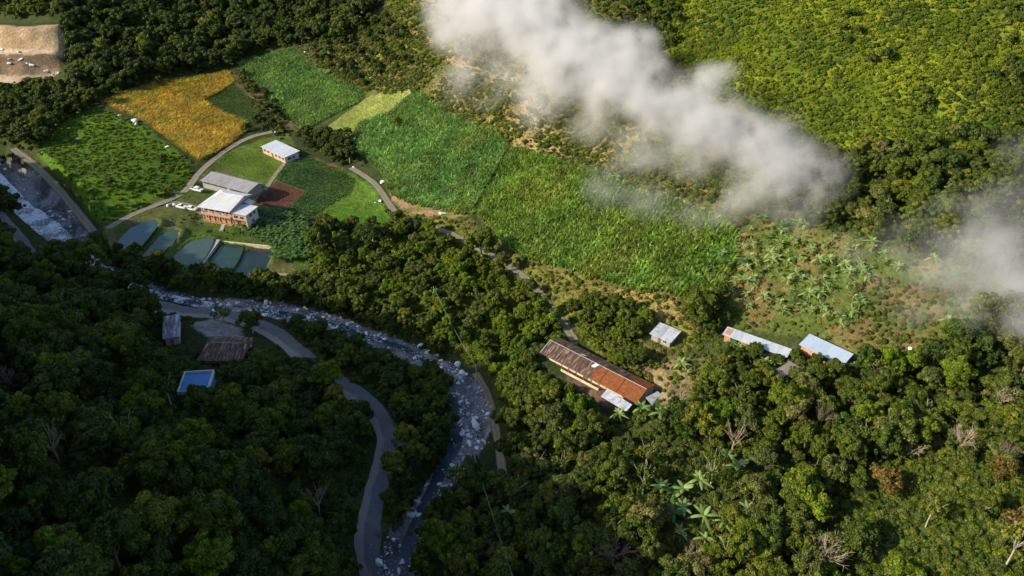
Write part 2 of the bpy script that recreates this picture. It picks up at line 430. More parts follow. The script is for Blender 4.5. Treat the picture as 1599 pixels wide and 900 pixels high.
c = n.mix(1., c, n.rng(n.noise(2.5, 5, .7, P_), .3, .7, .75, 1.25), 'MULTIPLY')
M['asphalt'] = n.base(c, .75, .35); n.bump(n.noise(6, 3, .6, P_), .03)
def trackmat(name, c0, c1, mid):
    n = N(name); P_ = n.geo(); sp = n.new('SeparateXYZ'); n.put(sp.inputs[0], n.attr('across'))
    a = n.math('ABSOLUTE', n.math('SUBTRACT', sp.outputs[0], .5))
    nz = n.math('MULTIPLY', n.math('SUBTRACT', n.noise(.8, 4, .6, P_), .5), .22); a2 = n.math('ADD', a, nz)
    c = n.mix(n.rng(n.noise(1.2, 4, .6, P_), .35, .65), c0, c1)
    c = n.mix(n.math('ADD', n.rng(a2, .34, .48, 0, .9), n.rng(a2, .09, .02, 0, .5), 0, True), c, mid)
    n.bump(n.noise(5, 3, .6, P_), .05); return n.base(c, .95, .15)
M['dirt'] = trackmat('dirt', (.20,.175,.14), (.27,.24,.20), (.08,.11,.025))
M['earth'] = trackmat('earth', (.26,.20,.14), (.33,.26,.18), (.10,.11,.03))
# water
def watermat(name, c, foam=0., rough=.08, muck=None, turb=.3):
    n = N(name); P_ = n.geo(); col = c
    if muck is not None: col = n.mix(n.rng(n.noise(turb, 4, .6, P_), .42, .62), c, muck)
    if foam:
        sp = n.new('SeparateXYZ'); n.put(sp.inputs[0], n.attr('rapid'))
        f = n.rng(n.math('ADD', n.noise(1.1, 6, .75, P_, 0, 1.2), n.math('MULTIPLY', n.math('SUBTRACT', n.noise(.16, 3, .5, P_), .52), .75)), n.math('SUBTRACT', .74, n.math('MULTIPLY', sp.outputs[0], .29)), n.math('SUBTRACT', .80, n.math('MULTIPLY', sp.outputs[0], .27)))
        col = n.mix(f, col, (.75,.79,.84)); r = n.rng(f, 0, 1, rough, .7)
    else: r = rough
    n.base(col, r, .5); n.bump(n.noise(2.2 if foam else .9, 4, .6, P_), .12 if foam else .015); return n.m
M['river'] = watermat('river', (.02,.04,.06), 1., .15)
M['pond_blue'] = watermat('pond_blue', (.016,.055,.062), rough=.1, muck=(.024,.062,.062))
M['pond_green'] = watermat('pond_green', (.014,.055,.036), rough=.12, muck=(.03,.07,.03))
M['pond_grey'] = watermat('pond_grey', (.045,.085,.068), rough=.15, muck=(.045,.075,.045))
M['pond_dark'] = watermat('pond_dark', (.008,.022,.026), rough=.1, muck=(.018,.03,.015))
M['pond_teal'] = watermat('pond_teal', (.012,.045,.042), rough=.1, muck=(.025,.05,.02))
M['stone'] = plain('stone', (.52,.52,.53), .85, .35, 1.3)
M['stone_pale'] = plain('stone_pale', (.80,.79,.78), .85, .12, 1.3)
M['cobble'] = plain('cobble', (.26,.26,.27), .9, .4, .5)
M['concrete'] = plain('concrete', (.36,.35,.33), .9, .25, 1)

# ---------------------------------------------------------------- buildings: where they stand
def corner(a, b, c_, g, h, side=False):
    """front eave corners a, b and a back corner c_ in pixels; returns origin, angle, length, depth, ground height"""
    gx_, gy_, g0 = at(*g)
    p = [unproj_z(*q, g0+h) for q in (a, b, c_)]
    ax, ay = map(float, p[0]); bx, by = map(float, p[1]); cx, cy = map(float, p[2])
    ang = math.atan2(by-ay, bx-ax); L = math.hypot(bx-ax, by-ay)
    if side: ang = math.atan2(cy-ay, cx-ax)-math.pi/2
    D = -(cx-ax)*math.sin(ang)+(cy-ay)*math.cos(ang)
    return ax, ay, ang, L, D, g0
B = {}
for nm, a in {'farm': ((307,323),(358,332),(340,295),(330,345),6.3), 'shed': ((314,282),(386,301),(322,265),(345,295),3.2),
              'cottage': ((408,229),(444,246),(425,218),(428,248),3.0), 'long_house': ((845,551),(994,629),(883,532),(930,610),2.9),
              'hut': ((1016,521),(1047,534),(1032,507),(1035,540),2.2), 'long_shed': ((1130,522),(1228,557),(1131,511),(1180,548),2.4),
              'blue_roof': ((1250,538),(1316,569),(1266,526),(1290,570),2.6), 'small_hut': ((1210,580),(1222,588),(1232,566),(1225,590),2.6),
              'patch_shed': ((255,529),(279,527),(257,496),(266,535),3.0,True), 'tile_house': ((311,561),(375,563),(325,527),(350,568),2.7),
              'blue_wall': ((276,612),(322,613),(288,580),(300,600),4.0,True)}.items():
    x, y, an, L, D, g0 = corner(*a); B[nm] = (x, y, an, L, D, pad(x, y, an, L, D, g0))
    print(nm, [round(q, 2) for q in B[nm]])

# ---------------------------------------------------------------- the ground sheet and its cover
PX, PY, PF = project(XX, YY, HG)
seen = (PF > 5) & (YY > 20) & (PX > -500) & (PX < 2100) & (PY > -500) & (PY < 1400)
cover = np.zeros(XX.shape+(3,))
JX = PX+fbm(XX, YY, 9, 3, 31)*7; JY = PY+fbm(XX, YY, 9, 3, 37)*5
def paint(mask, c, c2=None, s=14, seed=0, thr=.0):
    if c2 is not None:
        k = sstep(thr-.35, thr+.35, fbm(XX, YY, s, 4, seed))[..., None]; c = np.array(c)*(1-k)+np.array(c2)*k
        cover[mask] = c[mask]
    else: cover[mask] = c
paint(np.ones(XX.shape, bool), (.030,.045,.014), (.05,.065,.018), 25, 1)
def reg(poly, hard=False): return seen & inpoly(PX if hard else JX, PY if hard else JY, poly)
HILL_UP = [(960,-200),(2000,-200),(2000,200),(1600,215),(1280,245),(1180,180),(1100,120),(1020,60)]
DRYHILL = [(590,30),(640,-40),(960,-60),(1020,60),(1100,120),(1180,180),(1250,260),(1200,330),(1145,358),(1000,305),(860,250),(790,235),(700,180),(650,145),(572,147),(530,125),(490,100),(520,60)]
BANANAHILL = [(1148,345),(1250,345),(1360,380),(1500,410),(1600,440),(1600,520),(1450,530),(1400,560),(1340,560),(1240,525),(1130,510),(1125,465)]
BANK = [(600,330),(735,345),(810,405),(1000,455),(1128,465),(1130,510),(1000,590),(960,570),(850,480),(780,410),(620,350)]
GULLY = [(1180,330),(1250,240),(1400,225),(1700,195),(1750,420),(1600,430),(1450,405),(1350,372),(1250,342)]
paint(reg(HILL_UP), (.07,.11,.008), (.15,.18,.012), 14, 5)
paint(reg(DRYHILL), (.10,.11,.025), (.235,.18,.06), 9, 6, .22)
paint(reg([(640,-40),(760,-40),(860,140),(900,215),(830,215),(780,140),(700,100)]), (.30,.215,.09), (.17,.14,.05), 9, 6)
paint(reg([(790,180),(860,190),(880,240),(800,240)]), (.36,.27,.12), (.24,.19,.08), 9, 6)
paint(reg(BANANAHILL), (.085,.12,.025), (.18,.13,.05), 7, 7, .22)
paint(reg([(1340,440),(1480,450),(1440,550),(1360,550)]), (.17,.13,.055), (.09,.11,.03), 5, 8)
paint(reg(BANK), (.17,.17,.035), (.09,.10,.02), 8, 9)
paint(reg([(960,450),(1060,462),(1060,500),(1000,512),(960,480)]), (.38,.27,.10), (.26,.20,.07), 8, 9)
paint(reg([(1000,430+110),(1100,560),(1130,600),(1060,640),(1010,600)]), (.10,.10,.03), (.24,.17,.09), 6, 10, .1)
paint(reg([(1010,780),(1130,800),(1150,880),(1040,870),(990,820)]), (.15,.11,.05), (.08,.07,.025), 6, 12)
paint(reg(PASTURE), (.085,.17,.010), (.06,.125,.010), 10, 13)
paint(reg([(160,355),(445,200),(470,240),(430,330),(480,345),(500,420),(330,440),(160,400)]), (.07,.12,.018), (.12,.12,.045), 7, 14, .1)
paint(reg(LAWN), (.085,.155,.018), (.12,.18,.03), 8, 15)
paint(reg(MEADOW), (.065,.15,.014), (.09,.17,.02), 9, 16)
paint(reg(VEG), (.05,.10,.02), (.08,.10,.03), 5, 17)
paint(reg(PALE, 1), (.20,.23,.055), (.26,.26,.085), 8, 18)
paint(reg(PLOT, 1), (.045,.095,.020), (.055,.11,.022), 8, 19)
paint(reg(SOIL, 1), (.085,.038,.026), (.11,.052,.036), 4, 20)
paint(reg(STRAW, 1), (.30,.18,.085), (.22,.13,.07), 4, 21)
paint(reg(GOLD, 1), (.22,.15,.03), (.15,.11,.03), 6, 22)
for q in (CANE1, CANE2, CANE3): paint(reg(q, 1), (.06,.09,.02), (.10,.11,.035), 6, 23)
paint(reg([(440,252),(455,240),(520,258),(548,270),(520,262),(505,270)]), (.12,.08,.04))
paint(reg([(366,110),(395,135),(432,168),(468,204),(455,208),(420,176),(384,146),(362,122)]), (.14,.09,.045), (.07,.08,.03), 5, 24)
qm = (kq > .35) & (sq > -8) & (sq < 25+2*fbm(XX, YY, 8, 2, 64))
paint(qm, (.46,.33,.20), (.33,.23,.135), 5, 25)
paint(qm & (sq < 11.5) & (sq > 2), (.24,.17,.11), (.16,.12,.08), 5, 26)  # lower face painted darker brown, its shade put into the ground colour
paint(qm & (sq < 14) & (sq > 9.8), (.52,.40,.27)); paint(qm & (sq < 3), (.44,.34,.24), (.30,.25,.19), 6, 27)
k = (dR < br*.5+.6+1.1*fbm(XX, YY, 4, 3, 40)); paint(k, (.10,.105,.115), (.25,.25,.26), 4, 27)
paint(reg([(296,503),(332,498),(378,512),(384,527),(325,527)]), (.26,.25,.245), (.32,.31,.30), 6, 28)
paint(reg([(600,655),(640,665),(650,690),(618,700),(600,720)]), (.20,.20,.20), (.10,.11,.06), 4, 29)
paint(reg([(1000,585),(1040,600),(1060,640),(1030,630)]), (.30,.24,.16), (.2,.16,.1), 3, 30)
paint(reg([(885,560),(1000,625),(960,640),(880,600)]), (.17,.10,.075), (.10,.075,.05), 4, 31)
paint(reg([(600,262),(625,262),(690,318),(735,338),(700,345),(640,335),(612,315)]), (.30,.20,.12), (.14,.13,.04), 4, 32, .1)
ny, nx = XX.shape
idx = np.arange(ny*nx).reshape(ny, nx)
Fq = np.stack([idx[:-1,:-1], idx[:-1,1:], idx[1:,1:], idx[1:,:-1]], -1).reshape(-1, 4)
V = np.stack([XX, YY, HG], -1).reshape(-1, 3)
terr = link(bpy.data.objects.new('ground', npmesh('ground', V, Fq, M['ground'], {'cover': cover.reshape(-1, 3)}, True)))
tag(terr, kind='structure')

def strip(name, P, wd, mat, lift=.05, na=9, attr='across', vals=None, level=False):
    P = np.array(P); n_ = len(P); T = np.gradient(P[:, :2], axis=0); T /= np.linalg.norm(T, axis=1)[:, None]+1e-9
    Nn = np.stack([T[:, 1], -T[:, 0]], 1); wd = np.broadcast_to(wd, (n_,))
    s = np.linspace(0, 1, na); V = np.zeros((n_, na, 3)); A = np.zeros((n_, na, 3))
    jit = 1+.22*fbm(P[:, 0], P[:, 1], 5, 2, 3)
    for i, q in enumerate(s):
        o = (q-.5)*wd*(jit if i in (0, na-1) else 1)
        V[:, i, 0] = P[:, 0]+Nn[:, 0]*o; V[:, i, 1] = P[:, 1]+Nn[:, 1]*o
        V[:, i, 2] = (P[:, 2] if level else np.maximum(P[:, 2], ground(V[:, i, 0], V[:, i, 1])))+lift
        A[:, i, 0] = q if vals is None else vals
    id_ = np.arange(n_*na).reshape(n_, na)
    Fq = np.stack([id_[:-1,:-1], id_[:-1,1:], id_[1:,1:], id_[1:,:-1]], -1).reshape(-1, 4)
    return tag(link(bpy.data.objects.new(name, npmesh(name, V.reshape(-1, 3), Fq, mat, {attr: A.reshape(-1, 3)}, True))), kind='structure')
for nm, (P, wd, sf) in lanes.items():
    if nm in ('road',):       # a low earth shoulder below the asphalt edge
        pass
    strip(nm, P, wd, M[sf])
# the stream
wp = []
for (px, py), ww_ in zip(WATER, WW):
    d2 = min(range(len(RIVER)), key=lambda i: math.hypot(RIVER[i][0]-px, RIVER[i][1]-py)); z0 = RIVER[d2][2]
    x, y = unproj_z(px, py, z0); d_, p_ = line_dist(np.array([float(x)]), np.array([float(y)]), riv)
    z0 = float(np.interp(p_[0], np.arange(len(riv)), riv[:, 2])); wp.append((float(x), float(y), z0+.12, ww_))
wp = smooth(wp, 3); rap = np.interp(np.linspace(0, 1, len(wp)), [0,.12,.25,.4,.6,.7,.8,1], [1.,1.,.95,.8,.75,.6,.35,.6])
strip('river_water', wp[:, :3], wp[:, 3], M['river'], .12, 11, 'rapid', rap, True)
for p, z, tint in ponds:
    mb = MB(); c_ = p.mean(0); q = c_+(p-c_)*1.06
    mb.poly([(a, b, z) for a, b in q[::-1]]); o = mb.obj('pond_water', M['pond_'+tint]); tag(o, kind='structure')
    if o.data.polygons[0].normal.z < 0: o.data.flip_normals()
# ---------------------------------------------------------------- plants: the meshes each kind is copied from
def quads(C, Nn, size, jit, r, asp=1.0):
    """one small leaf card at every centre C, facing roughly Nn"""
    n = len(C); Nn = Nn+r.normal(0, jit, (n, 3)); Nn /= np.linalg.norm(Nn, axis=1)[:, None]
    a = np.cross(Nn, r.normal(0, 1, (n, 3))); a /= np.linalg.norm(a, axis=1)[:, None]+1e-9; b = np.cross(Nn, a)
    s = (size*r.uniform(.6, 1.35, n))[:, None]; a = a*s; b = b*s*asp
    V = np.stack([C-a-b*.35, C-b*.9+a*.15, C+a+b*.3, C+b*.95-a*.1], 1).reshape(-1, 3)
    return V, np.arange(4*n).reshape(n, 4)
def crown_mesh(name, mat, seed, lobes=24, leaves=170, size=.075, flat=.75, spread=.66, lr=(.24, .40), z0=1.0, gap=.0, jit=.45, clusters=0):
    r = np.random.default_rng(seed); Cs, Ns, Ts = [], [], []
    subs = []
    if clusters:            # limbs of unequal reach, each carrying its own knot of leaf clumps
        for i in range(clusters):
            t = i*2.39996+r.uniform(-.6, .6); q = math.sqrt((i+.3)/clusters); subs.append((spread*q*r.uniform(.6, 1.3), t, r.uniform(.55, 1.3), r.uniform(.75, 1.25)))
    for i in range(lobes):
        t = i*2.39996+r.uniform(-.5, .5); q = math.sqrt((i+.5)/lobes)
        rad = spread*q*r.uniform(.75, 1.22); R = r.uniform(lr[0]*.75, lr[1]*1.12)*(1.1-.25*q)
        zc = z0+flat*(math.sqrt(max(0, 1-(rad*.95)**2))-.35)*r.uniform(.68, 1.22)-(0.12 if q > .8 else 0)
        if i % 5 == 4: zc -= r.uniform(.2, .45); rad *= 1.05
        lt = 1.
        if subs:
            sr_, st_, sz_, lt = subs[i % clusters]; o = r.normal(0, .17, 3); px_, py_ = sr_*math.cos(st_)+o[0], sr_*math.sin(st_)+o[1]
            rad, t = math.hypot(px_, py_), math.atan2(py_, px_); R = r.uniform(*lr)
            zc = z0+flat*(math.sqrt(max(0, 1-min(rad, 1)**2))-.35)*sz_+o[2]*.8-.9*o[0]**2
        n_ = int(leaves*(R/.32)**2)
        d = r.normal(0, 1, (n_, 3)); d[:, 2] = d[:, 2]*.9+.35; d /= np.linalg.norm(d, axis=1)[:, None]
        rr = R*(1-.28*r.random(n_)**2)*(1+.10*np.sin(d[:, 0]*7+i)*np.sin(d[:, 1]*6+i*2))
        C = np.array([rad*math.cos(t), rad*math.sin(t), zc])+d*rr[:, None]*np.array([1, 1, .78])
        Cs.append(C); Ns.append(d); Ts.append(np.full(n_, r.uniform(.74, 1.3)*lt))
    C = np.concatenate(Cs); Nn = np.concatenate(Ns); T = np.concatenate(Ts)*r.uniform(.75, 1.25, len(C))
    if gap:
        k = r.random(len(C)) > gap; C, Nn, T = C[k], Nn[k], T[k]
    V, Fq = quads(C, Nn, size, jit, r)
    tint = np.repeat(T, 4)[:, None]*np.array([1., 1., 1.])*np.ones((len(V), 3))
    tint[:, 0] *= np.repeat(r.uniform(.88, 1.15, len(C)), 4)
    return npmesh(name, V, Fq, mat, {'tint': tint})
def trunk_mesh(name, mat, seed, h=1.25, spread=.55, rad=.05, limbs=5):
    r = np.random.default_rng(seed); mb = MB(); fork = h*.55
    mb.tube([(0,0,-.25), (r.uniform(-.03,.03), r.uniform(-.03,.03), fork*.5), (0,0,fork), (0,0,h)], [rad*1.25, rad, rad*.8, rad*.3], 6)
    for i in range(limbs):
        t = i*2*math.pi/limbs+r.uniform(-.4,.4); q = spread*r.uniform(.7,1.05); z = h*r.uniform(.85,1.1)
        mb.tube([(0,0,fork*r.uniform(.85,1.1)), (q*.4*math.cos(t), q*.4*math.sin(t), fork+(z-fork)*.5), (q*math.cos(t), q*math.sin(t), z)], [rad*.55, rad*.4, rad*.15], 5)
    return mb.mesh(name, mat)
def bare_mesh(name, mat, seed, n1=9, n2=6, n3=5, h=1.5, rad=.045):
    """a leafless tree: limbs, branches and fine twigs"""
    r = np.random.default_rng(seed); mb = MB(); mb.tube([(0,0,-.2),(.02,0,.3),(0,.02,.7)], [rad*1.4, rad*1.1, rad], 6)
    for i in range(n1):
        t = i*2*math.pi/n1+r.uniform(-.4,.4); el = r.uniform(.5,1.35); L = r.uniform(.6,.95)
        a = Vector((0, .02, r.uniform(.35,.7))); d = Vector((math.cos(t)*math.cos(el), math.sin(t)*math.cos(el), math.sin(el)))
        b = a+d*L*.5+Vector((0,0,.05)); e = a+d*L+Vector((0,0,.16)); mb.tube([a, b, e], [rad*.6, rad*.42, rad*.15], 5)
        for j in range(n2):
            s = a.lerp(e, r.uniform(.3,.95)); dd = (d+Vector(r.normal(0,.6,3))).normalized(); L2 = r.uniform(.25,.45); e2 = s+dd*L2+Vector((0,0,.06))
            mb.tube([s, s.lerp(e2,.5)+Vector(r.normal(0,.02,3)), e2], [rad*.26, rad*.2, rad*.08], 4)
            for k in range(n3):
                s3 = s.lerp(e2, r.uniform(.3,1)); e3 = s3+(dd+Vector(r.normal(0,.8,3))).normalized()*r.uniform(.1,.24)
                mb.tube([s3, e3], [rad*.11, rad*.05], 3)
    return mb.mesh(name, mat)
def blades(name, mat, seed, n=10, h=2.8, wd=.16, rad=.35, droop=.5, segs=3, lean=.25):
    """a tuft of long arching leaves"""
    r = np.random.default_rng(seed); V, Fq, T = [], [], []
    for i in range(n):
        t = r.uniform(0, 2*math.pi); q = rad*math.sqrt(r.random()); bx, by = q*math.cos(t), q*math.sin(t)
        t2 = t+r.uniform(-.8,.8); hh = h*r.uniform(.65,1.1); dx, dy = math.cos(t2), math.sin(t2); tt = r.uniform(.7,1.3)
        b0 = len(V)
        for s in range(segs+1):
            f = s/segs; o = lean*hh*f+droop*hh*f**3; z = hh*(f-.42*f**3.2)
            w_ = wd*(1-.8*f**2)*.5
            for sg in (-1, 1): V.append((bx+dx*o-dy*w_*sg, by+dy*o+dx*w_*sg, z)); T.append(tt*(.8+.35*f))
        for s in range(segs): k = b0+2*s; Fq.append((k, k+1, k+3, k+2))
    return np.array(V), np.array(Fq), np.array(T)
def banana_mesh(mat, seed, n=9, L=2.3, wd=.58, h=1.7, name='leaves'):
    r = np.random.default_rng(seed); V, Fq, T = [], [], []
    for i in range(n):
        t = i*2*math.pi/n*1.02+r.uniform(-.35,.35); LL = L*r.uniform(.7,1.1); up = r.uniform(.25,1.15)
        dx, dy = math.cos(t), math.sin(t); segs = 6; b0 = len(V); tt = r.uniform(.8,1.25); dr = r.uniform(.5,1.1)
        for s in range(segs+1):
            f = s/segs; o = LL*(f*math.cos(up)+.12*f*f); z = h+LL*(f*math.sin(up)-dr*.62*f*f)
            w_ = wd*.5*(math.sin(math.pi*min(1, f*.86+.10))**.6)*(1 if f > .08 else .3)
            for sg in (-1, 0, 1): V.append((dx*o-dy*w_*sg, dy*o+dx*w_*sg, z-abs(sg)*w_*.35)); T.append(tt*(1.25 if sg == 0 else 1))
        for s in range(segs):
            for q in (0, 1): k = b0+3*s+q; Fq.append((k, k+1, k+4, k+3))
    return npmesh(name, V, Fq, mat, {'tint': np.array(T)})
def stem_mesh(mat, h=1.8, rad=.13):
    mb = MB(); mb.tube([(0,0,-.3),(0,0,h*.5),(0,0,h)], [rad*1.25, rad, rad*.6], 7); return mb.mesh('stem', mat)
def rock_mesh(mat, seed, name='boulder'):
    r = np.random.default_rng(seed); mb = MB(); mb.ball((0,0,0), 1, (1, .8, .62), 12); me = mb.mesh(name, mat)
    ph = r.uniform(0, 6, 6)
    for v in me.vertices:
        c = v.co; v.co = c*(1+.16*math.sin(c.x*3+ph[0])+.14*math.sin(c.y*4+ph[1])+.12*math.sin(c.z*5+ph[2])+.06*math.sin(c.x*9+ph[3]))
    return me
CR = {}
for kind, mat in (('deep', 'leaf_deep'), ('mid', 'leaf_mid'), ('olive', 'leaf_olive'), ('bright', 'leaf_bright')):
    CR[kind] = []
    for s in range(5):
        a = dict(clusters=[6,9,7,11,5][s], lobes=[50,62,44,66,40][s], flat=[.62,.85,.5,1.1,.45][s], spread=[.72,.66,.8,.58,.85][s], lr=[(.15,.27),(.12,.24),(.16,.28),(.12,.22),(.14,.24)][s], leaves=[430,470,420,480,400][s], gap=(.18 if kind == 'olive' else .04))
        CR[kind].append(crown_mesh('crown', M[mat], 100+s*7+len(CR)*31, size=.046, jit=.55, **a))
TRK = [trunk_mesh('trunk', M['bark'], 5), trunk_mesh('trunk', M['bark'], 6, limbs=6), trunk_mesh('trunk', M['bark_pale'], 7)]
SH = {}
for kind, mat in (('hill', 'leaf_hill'), ('low', 'leaf_mid'), ('scrub', 'leaf_olive'), ('green', 'leaf_bright'), ('dry', 'leaf_dry'), ('shade', 'leaf_deep')):
    SH[kind] = [crown_mesh('shrub', M[mat], 300+s*3+len(SH)*17, lobes=[9,7,11][s], leaves=[62,70,58][s], size=.125, flat=.5, spread=.62, lr=(.30,.46), z0=.10, jit=.55, gap=(.3 if kind == 'dry' else 0)) for s in range(3)]
BAN = [banana_mesh(M['leaf_banana'], 40+s, [8,9,7][s]) for s in range(3)]
BAND = [banana_mesh(M['leaf_banana_deep'], 50+s, [9,10,9][s], wd=.66) for s in range(3)]
STEM = stem_mesh(plain('banana_stem', (.20,.24,.10), .8))
ROCK = [rock_mesh(M['stone_pale' if s < 3 else 'stone'], s) for s in range(5)]
COB = [rock_mesh(M['cobble' if s else 'stone'], 20+s, 'river_stone') for s in range(3)]

# ---------------------------------------------------------------- scattering
LP = [(P[:, :2], wd) for P, wd, _ in lanes.values()]
WPL = np.array(wp)
def clear_of(x, y, r, road=1.0, water=True):
    ok = ~on_pad(x, y, r*.6+.8)
    for P, wd in LP: ok &= line_dist(x, y, P)[0] > wd*.5*road+r
    if water:
        d, p = line_dist(x, y, riv); ok &= d > np.interp(p, np.arange(len(riv)), riv[:, 3])*.5+r*.5
    for p, z, t in ponds: ok &= (line_dist(x, y, np.r_[p, p[:1]])[0] > r+.3) & ~inpoly(x, y, p)
    return ok
def spots(poly, d, seed, extra=None, jitter=.42, rows=0.):
    """jittered hexagonal points whose ground falls inside the outline"""
    c = np.array(poly, float); X, Y, Z = unproject(np.clip(c[:, 0], -260, 1860), np.clip(c[:, 1], -115, 1100))
    x0, x1, y0, y1 = X.min()-30, X.max()+30, max(Y.min()-30, 62), Y.max()+30
    gx_, gy_ = np.meshgrid(np.arange(x0, x1, d), np.arange(y0, y1, d*.866)); gx_[1::2] += d/2
    if rows:
        c_, s_ = math.cos(rows), math.sin(rows); mx, my = (x0+x1)/2, (y0+y1)/2; W_ = max(x1-x0, y1-y0)*.75
        gx_, gy_ = np.meshgrid(np.arange(-W_, W_, d*.72), np.arange(-W_, W_, d*1.35)); jitter = .2
        gx_, gy_ = mx+gx_*c_-gy_*s_, my+gx_*s_+gy_*c_
    r = np.random.default_rng(seed); x = gx_.ravel()+r.uniform(-1, 1, gx_.size)*d*jitter; y = gy_.ravel()+r.uniform(-1, 1, gx_.size)*d*jitter
    z = ground(x, y); px, py, f = project(x, y, z)
    k = (f > 20) & inpoly(px, py, poly)
    return x[k], y[k]
def gn_stuff(name, items, protos, group_label=None, sink=0.):
    """one object: items = (x, y, z, scale, rot, proto index) rows; instances are made by geometry nodes"""
    A = np.array(items, np.float32)
    me = bpy.data.meshes.new(name); me.vertices.add(len(A)); me.vertices.foreach_set('co', A[:, :3].ravel())
    for nm, col in (('scl', 3), ('rot', 4)):
        a = me.attributes.new(nm, 'FLOAT', 'POINT'); a.data.foreach_set('value', A[:, col].copy())
    a = me.attributes.new('which', 'INT', 'POINT'); a.data.foreach_set('value', A[:, 5].astype(np.int32))
    o = link(bpy.data.objects.new(name, me)); o['kind'] = 'stuff'
    g = bpy.data.node_groups.new(name, 'GeometryNodeTree')
    g.interface.new_socket('Geometry', in_out='INPUT', socket_type='NodeSocketGeometry')
    g.interface.new_socket('Geometry', in_out='OUTPUT', socket_type='NodeSocketGeometry')
    gi = g.nodes.new('NodeGroupInput'); go = g.nodes.new('NodeGroupOutput'); jn = g.nodes.new('GeometryNodeJoinGeometry')
    def named(nm, t):
        q = g.nodes.new('GeometryNodeInputNamedAttribute'); q.data_type = t; q.inputs['Name'].default_value = nm
        return [s for s in q.outputs if s.enabled and s.name == 'Attribute'][0]
    sc_, ro, wh = named('scl', 'FLOAT'), named('rot', 'FLOAT'), named('which', 'INT')
    cx = g.nodes.new('ShaderNodeCombineXYZ'); g.links.new(ro, cx.inputs[2])
    for i, po in enumerate(protos):
        cmpn = g.nodes.new('FunctionNodeCompare'); cmpn.data_type = 'INT'; cmpn.operation = 'EQUAL'
        ins = [s for s in cmpn.inputs if s.enabled]; g.links.new(wh, ins[0]); ins[1].default_value = i
        oi = g.nodes.new('GeometryNodeObjectInfo'); oi.transform_space = 'ORIGINAL'; oi.inputs['Object'].default_value = po
        ip = g.nodes.new('GeometryNodeInstanceOnPoints')
        g.links.new(gi.outputs[0], ip.inputs['Points']); g.links.new([s for s in cmpn.outputs if s.enabled][0], ip.inputs['Selection'])
        g.links.new(oi.outputs['Geometry'], ip.inputs['Instance']); g.links.new(cx.outputs[0], ip.inputs['Rotation']); g.links.new(sc_, ip.inputs['Scale'])
        g.links.new(ip.outputs[0], jn.inputs[0])
    g.links.new(jn.outputs[0], go.inputs[0])
    md = o.modifiers.new('scatter', 'NODES'); md.node_group = g
    return o
def tufts(name, poly, d, mat, seed, n=9, h=2.8, wd=.17, rows=0., **kw):
    """a crop field: thousands of tufts merged into one object"""
    pad_ = poly; x, y = spots(pad_, d, seed, rows=rows); ok = clear_of(x, y, .3)
    x, y = x[ok], y[ok]; z = ground(x, y); r = np.random.default_rng(seed)
    Vs, Fs, Ts = [], [], []; base = 0
    prot = [blades('', None, seed*10+k, n, h, wd, **kw) for k in range(5)]
    which = r.integers(0, 5, len(x)); sc_ = r.uniform(.66, 1.22, len(x))*(1+.2*fbm(x, y, 6, 3, seed)); ro = r.uniform(0, 6.28, len(x)); tn = r.uniform(.6, 1.35, len(x))*(1+.4*fbm(x, y, 7, 3, seed+1))
    for k, (V, Fq, T) in enumerate(prot):
        m = which == k; c, s = np.cos(ro[m])[:, None], np.sin(ro[m])[:, None]; S = sc_[m][:, None]
        X = (V[:, 0]*c-V[:, 1]*s)*S+x[m][:, None]; Y = (V[:, 0]*s+V[:, 1]*c)*S+y[m][:, None]; Z = V[:, 2]*S+z[m][:, None]
        Vs.append(np.stack([X, Y, Z], -1).reshape(-1, 3)); nn = m.sum()
        Fs.append((Fq[None]+(np.arange(nn)*len(V))[:, None, None]+base).reshape(-1, 4)); base += nn*len(V)
        Ts.append((T[None]*tn[m][:, None]).ravel())
    T = np.concatenate(Ts); T3 = np.stack([T*(1+.25*fbm(np.concatenate(Vs)[:, 0], np.concatenate(Vs)[:, 1], 9, 2, seed+5)), T, T], 1)
    o = link(bpy.data.objects.new(name, npmesh(name, np.concatenate(Vs), np.concatenate(Fs), mat, {'tint': T3}))); o['kind'] = 'stuff'
    print(name, len(x)); return o

# ---- crops
tufts('sugar_cane', CANE1, 1.0, M['cane_cool'], 61, rows=.35, h=2.4, n=7, wd=.30, lean=.10, droop=.35)
tufts('sugar_cane', CANE2, 1.08, M['cane_cool'], 62, rows=1.1, h=3.4, n=8, wd=.34, lean=.10, droop=.35)
tufts('sugar_cane', CANE3, 1.1, M['cane_warm'], 63, rows=.9, h=3.5, n=8, wd=.36, lean=.10, droop=.35)
tufts('ripe_maize', GOLD, 1.0, M['maize_gold'], 64, rows=.5, h=1.8, n=9, wd=.22, droop=.7)
tufts('young_crop', PALE, .95, M['cane_warm'], 65, rows=.6, h=.55, n=6, wd=.16, droop=.8)
tufts('young_crop', PLOT, .8, M['leaf_deep'], 66, rows=.5, h=.5, n=6, wd=.2, droop=.8)
tufts('vegetable_rows', VEG, .8, M['leaf_banana_deep'], 67, rows=-.6, h=.8, n=7, wd=.26, droop=.9)
DRY2 = [(590,30),(640,-40),(960,-60),(1020,60),(1100,120),(1180,180),(1250,260),(1200,330),(1145,352),(1000,300),(860,245),(790,230),(700,180),(650,140),(572,145),(530,120)]
tufts('dry_grass', DRY2, 1.5, M['leaf_dry'], 70, h=.8, n=6, wd=.3, droop=.7)
tufts('dry_grass', BANK, 1.3, M['leaf_dry'], 71, h=.6, n=5, wd=.24, droop=.7)
tufts('meadow_grass', LAWN, 1.1, M['leaf_bright'], 68, h=.35, n=6, wd=.12, droop=.8)
tufts('meadow_grass', MEADOW, 1.1, M['leaf_bright'], 69, h=.4, n=6, wd=.14, droop=.8)

